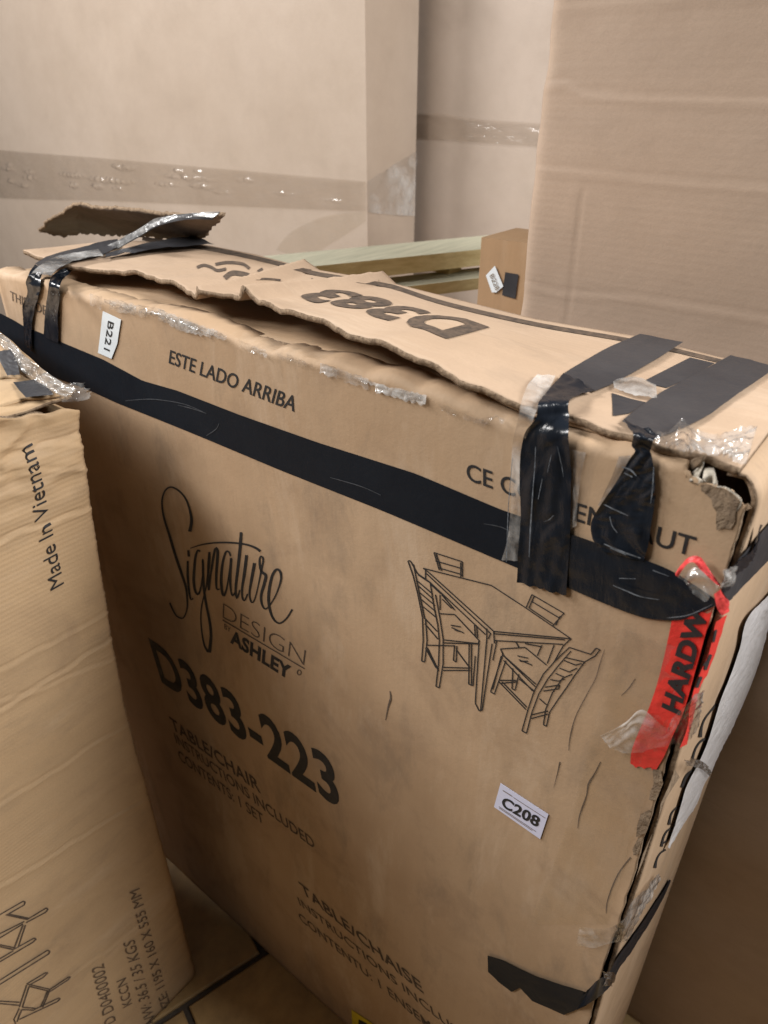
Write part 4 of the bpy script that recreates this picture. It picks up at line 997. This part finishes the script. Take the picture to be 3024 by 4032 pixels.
for x_, y_, hw, hh in bl_:
    c_ = BP(.003)(C(e3, [(x_, y_)])[0]); e_ = BP(.003)(C(e3, [(x_ + hw, y_ + hw * .075)])[0]); f_ = BP(.003)(C(e3, [(x_, y_ + hh * 1.15)])[0])
    aw = max(.012, abs(e_[0] - c_[0])) * 1.1; bw = abs(f_[2] - c_[2]); sl = (e_[2] - c_[2]) / (e_[0] - c_[0])
    dx = P[..., 0] - c_[0]
    r2 = (dx / aw) ** 2 + ((P[..., 2] - c_[2] - sl * dx - .0015 * wob(dx, dx * 0, int(x_) % 50, .05)) / bw) ** 2
    dsp = np.maximum(dsp, bw * .95 * np.clip(1 - r2, 0, 1) * (.8 + .5 * wob(dx, P[..., 2] * .6, int(x_ + y_) % 91, .042)))
P[..., 1] -= dsp
grid('clear_tape', P[:, ::-1], M_wrap, tl)
a = [BXP(.003)(p) for p in C(e3, [(1412, 697), (1500, 640), (1600, 580)])]
b_ = [BXP(.003)(p) for p in C(e3, [(1412, 815), (1500, 825), (1592, 830)])]
strip('clear_tape', a, b_, M_crinkle, tl, n=50, m=14, wr=.008, ws=.03, seed=403)
a = [BP(.002)(p) for p in C(e3, [(1405, 812), (1250, 830), (1120, 890), (1060, 960)])]
b_ = [BP(.002)(p) for p in C(e3, [(1405, 850), (1330, 900), (1250, 950), (1180, 1000)])]
strip('clear_tape', a, b_, M_film, tl, n=30, m=6, wr=.0008, ws=.06, seed=405)

YMB = Y2 + .03
tm = empty('tall_pale_carton', (XLB + .3, YMB + .15, .002), 'tall pale carton deep in the background between the two big cartons', 'carton')
boxpart('body', XLB - .3, XLB + 1.0, YMB, YMB + .3, .004, 2.05, M_back2, tm)
def MP(e): return lambda p: on_plane(p, (0, YMB - e, 0), np.array([0, 1., 0]))
a = [MP(.003)(p) for p in C(e4, [(150, 480), (260, 486), (420, 510), (640, 525), (800, 540)])]
b_ = [MP(.003)(p) for p in C(e4, [(150, 590), (260, 595), (420, 610), (640, 625), (800, 640)])]
strip('clear_tape', a, b_, M_wrap, tm, n=60, m=12, wr=.003, ws=.06, seed=407)

# ================================================================== LUMBER, SMALL CARTON, WRAPPED CARTON
lum = empty('wooden_frame', (-.95, 1.3, .002), 'pale wooden plank frame lying behind the taped carton', 'frame')
def plank(name, A, B, wid, th, z, mat, parent, topmat=None):
    A = np.array(A); B = np.array(B); d = (B - A) / np.linalg.norm(B - A); n = np.array([-d[1], d[0]])
    c = [A, B, B + n * wid, A + n * wid]
    V = [(p[0], p[1], z - th) for p in c] + [(p[0], p[1], z) for p in c]
    return mesh(name, V, [(0, 3, 2, 1), (4, 5, 6, 7), (0, 1, 5, 4), (1, 2, 6, 5), (2, 3, 7, 6), (3, 0, 4, 7)], mat, parent, smooth=False, mats=[mat, topmat or mat], midx=[0, 1, 0, 0, 0, 0])
A = onz = TP(1.2)(C(e5, [(370, 270)])[0]); B = TP(1.2)(C(e5, [(1235, 182)])[0])
d = (B - A)[:2] / np.linalg.norm((B - A)[:2])
A2 = A[:2] - d * .5; B2 = B[:2] + d * .25
p1 = plank('plank', A2, B2, .138, .034, 1.2, M_lumber, lum, M_lumtop)
p2 = plank('plank', A2 + np.array([.028, -.012]) , B2 + np.array([.03, -.012]), .09, .024, 1.148, M_lumber, lum, M_lumtop)
for q in (A2 + d * .06, B2 - d * .06):
    nrm = np.array([-d[1], d[0]])
    boxpart('post', q[0] - .025 + nrm[0] * .06, q[0] + .025 + nrm[0] * .06, q[1] - .025 + nrm[1] * .06, q[1] + .025 + nrm[1] * .06, .004, 1.1235, M_lumber, lum)
for q in (A2 + d * .3, B2 - d * .3):
    nrm = np.array([-d[1], d[0]])
    boxpart('block', q[0] - .025 + nrm[0] * .06, q[0] + .025 + nrm[0] * .06, q[1] - .025 + nrm[1] * .06, q[1] + .025 + nrm[1] * .06, 1.1485, 1.1655, M_lumber, lum)

ZW = 1.115
wr_ = empty('wrapped_carton', (-.62, 1.05, .002), 'low carton wrapped in shiny clear plastic under the small tagged carton', 'carton')
boxpart('body', -.80, -.45, .93, 1.22, .004, ZW, M_small, wr_)
P = np.zeros((50, 40, 3)); u = np.linspace(-.82, -.44, 50); v = np.linspace(.91, 1.085, 40)
P[..., 0] = u[:, None]; P[..., 1] = v[None]
P[..., 2] = ZW + .003 + .008 * np.abs(wob(P[..., 0], P[..., 1], 501, .06))
grid('plastic_wrap', P, M_crinkle, wr_)

ysm = 1.10
sm = empty('small_carton', (-.62, ysm + .06, ZW + .001), 'small brown carton with a white tag and a black square, beside the planks', 'carton')
s0 = on_plane(C(g6, [(255, 300)])[0], (0, ysm, 0), np.array([0, 1., 0]))
boxpart('body', s0[0], s0[0] + .19, ysm, ysm + .12, ZW + .001, s0[2], M_small, sm)
def SMP(e): return lambda p: on_plane(p, (0, ysm - e, 0), np.array([0, 1., 0]))
tag_ = flat_poly('paper_tag', [SMP(.003)(p) for p in C(g6, [(545, 920), (730, 1370), (580, 1500), (480, 1500), (350, 1130)])], M_labelw, sm, .0004)
text('printed_text', 'B228', C(g6, [(430, 1140)])[0], C(g6, [(560, 1470)])[0], C(g6, [(510, 1080)])[0], SMP(.005), M_inkt, tag_)
flat_poly('printed_mark', [SMP(.002)(p) for p in C(g6, [(770, 1060), (1060, 1110), (990, 1640), (700, 1560)])], M_tapem, sm)
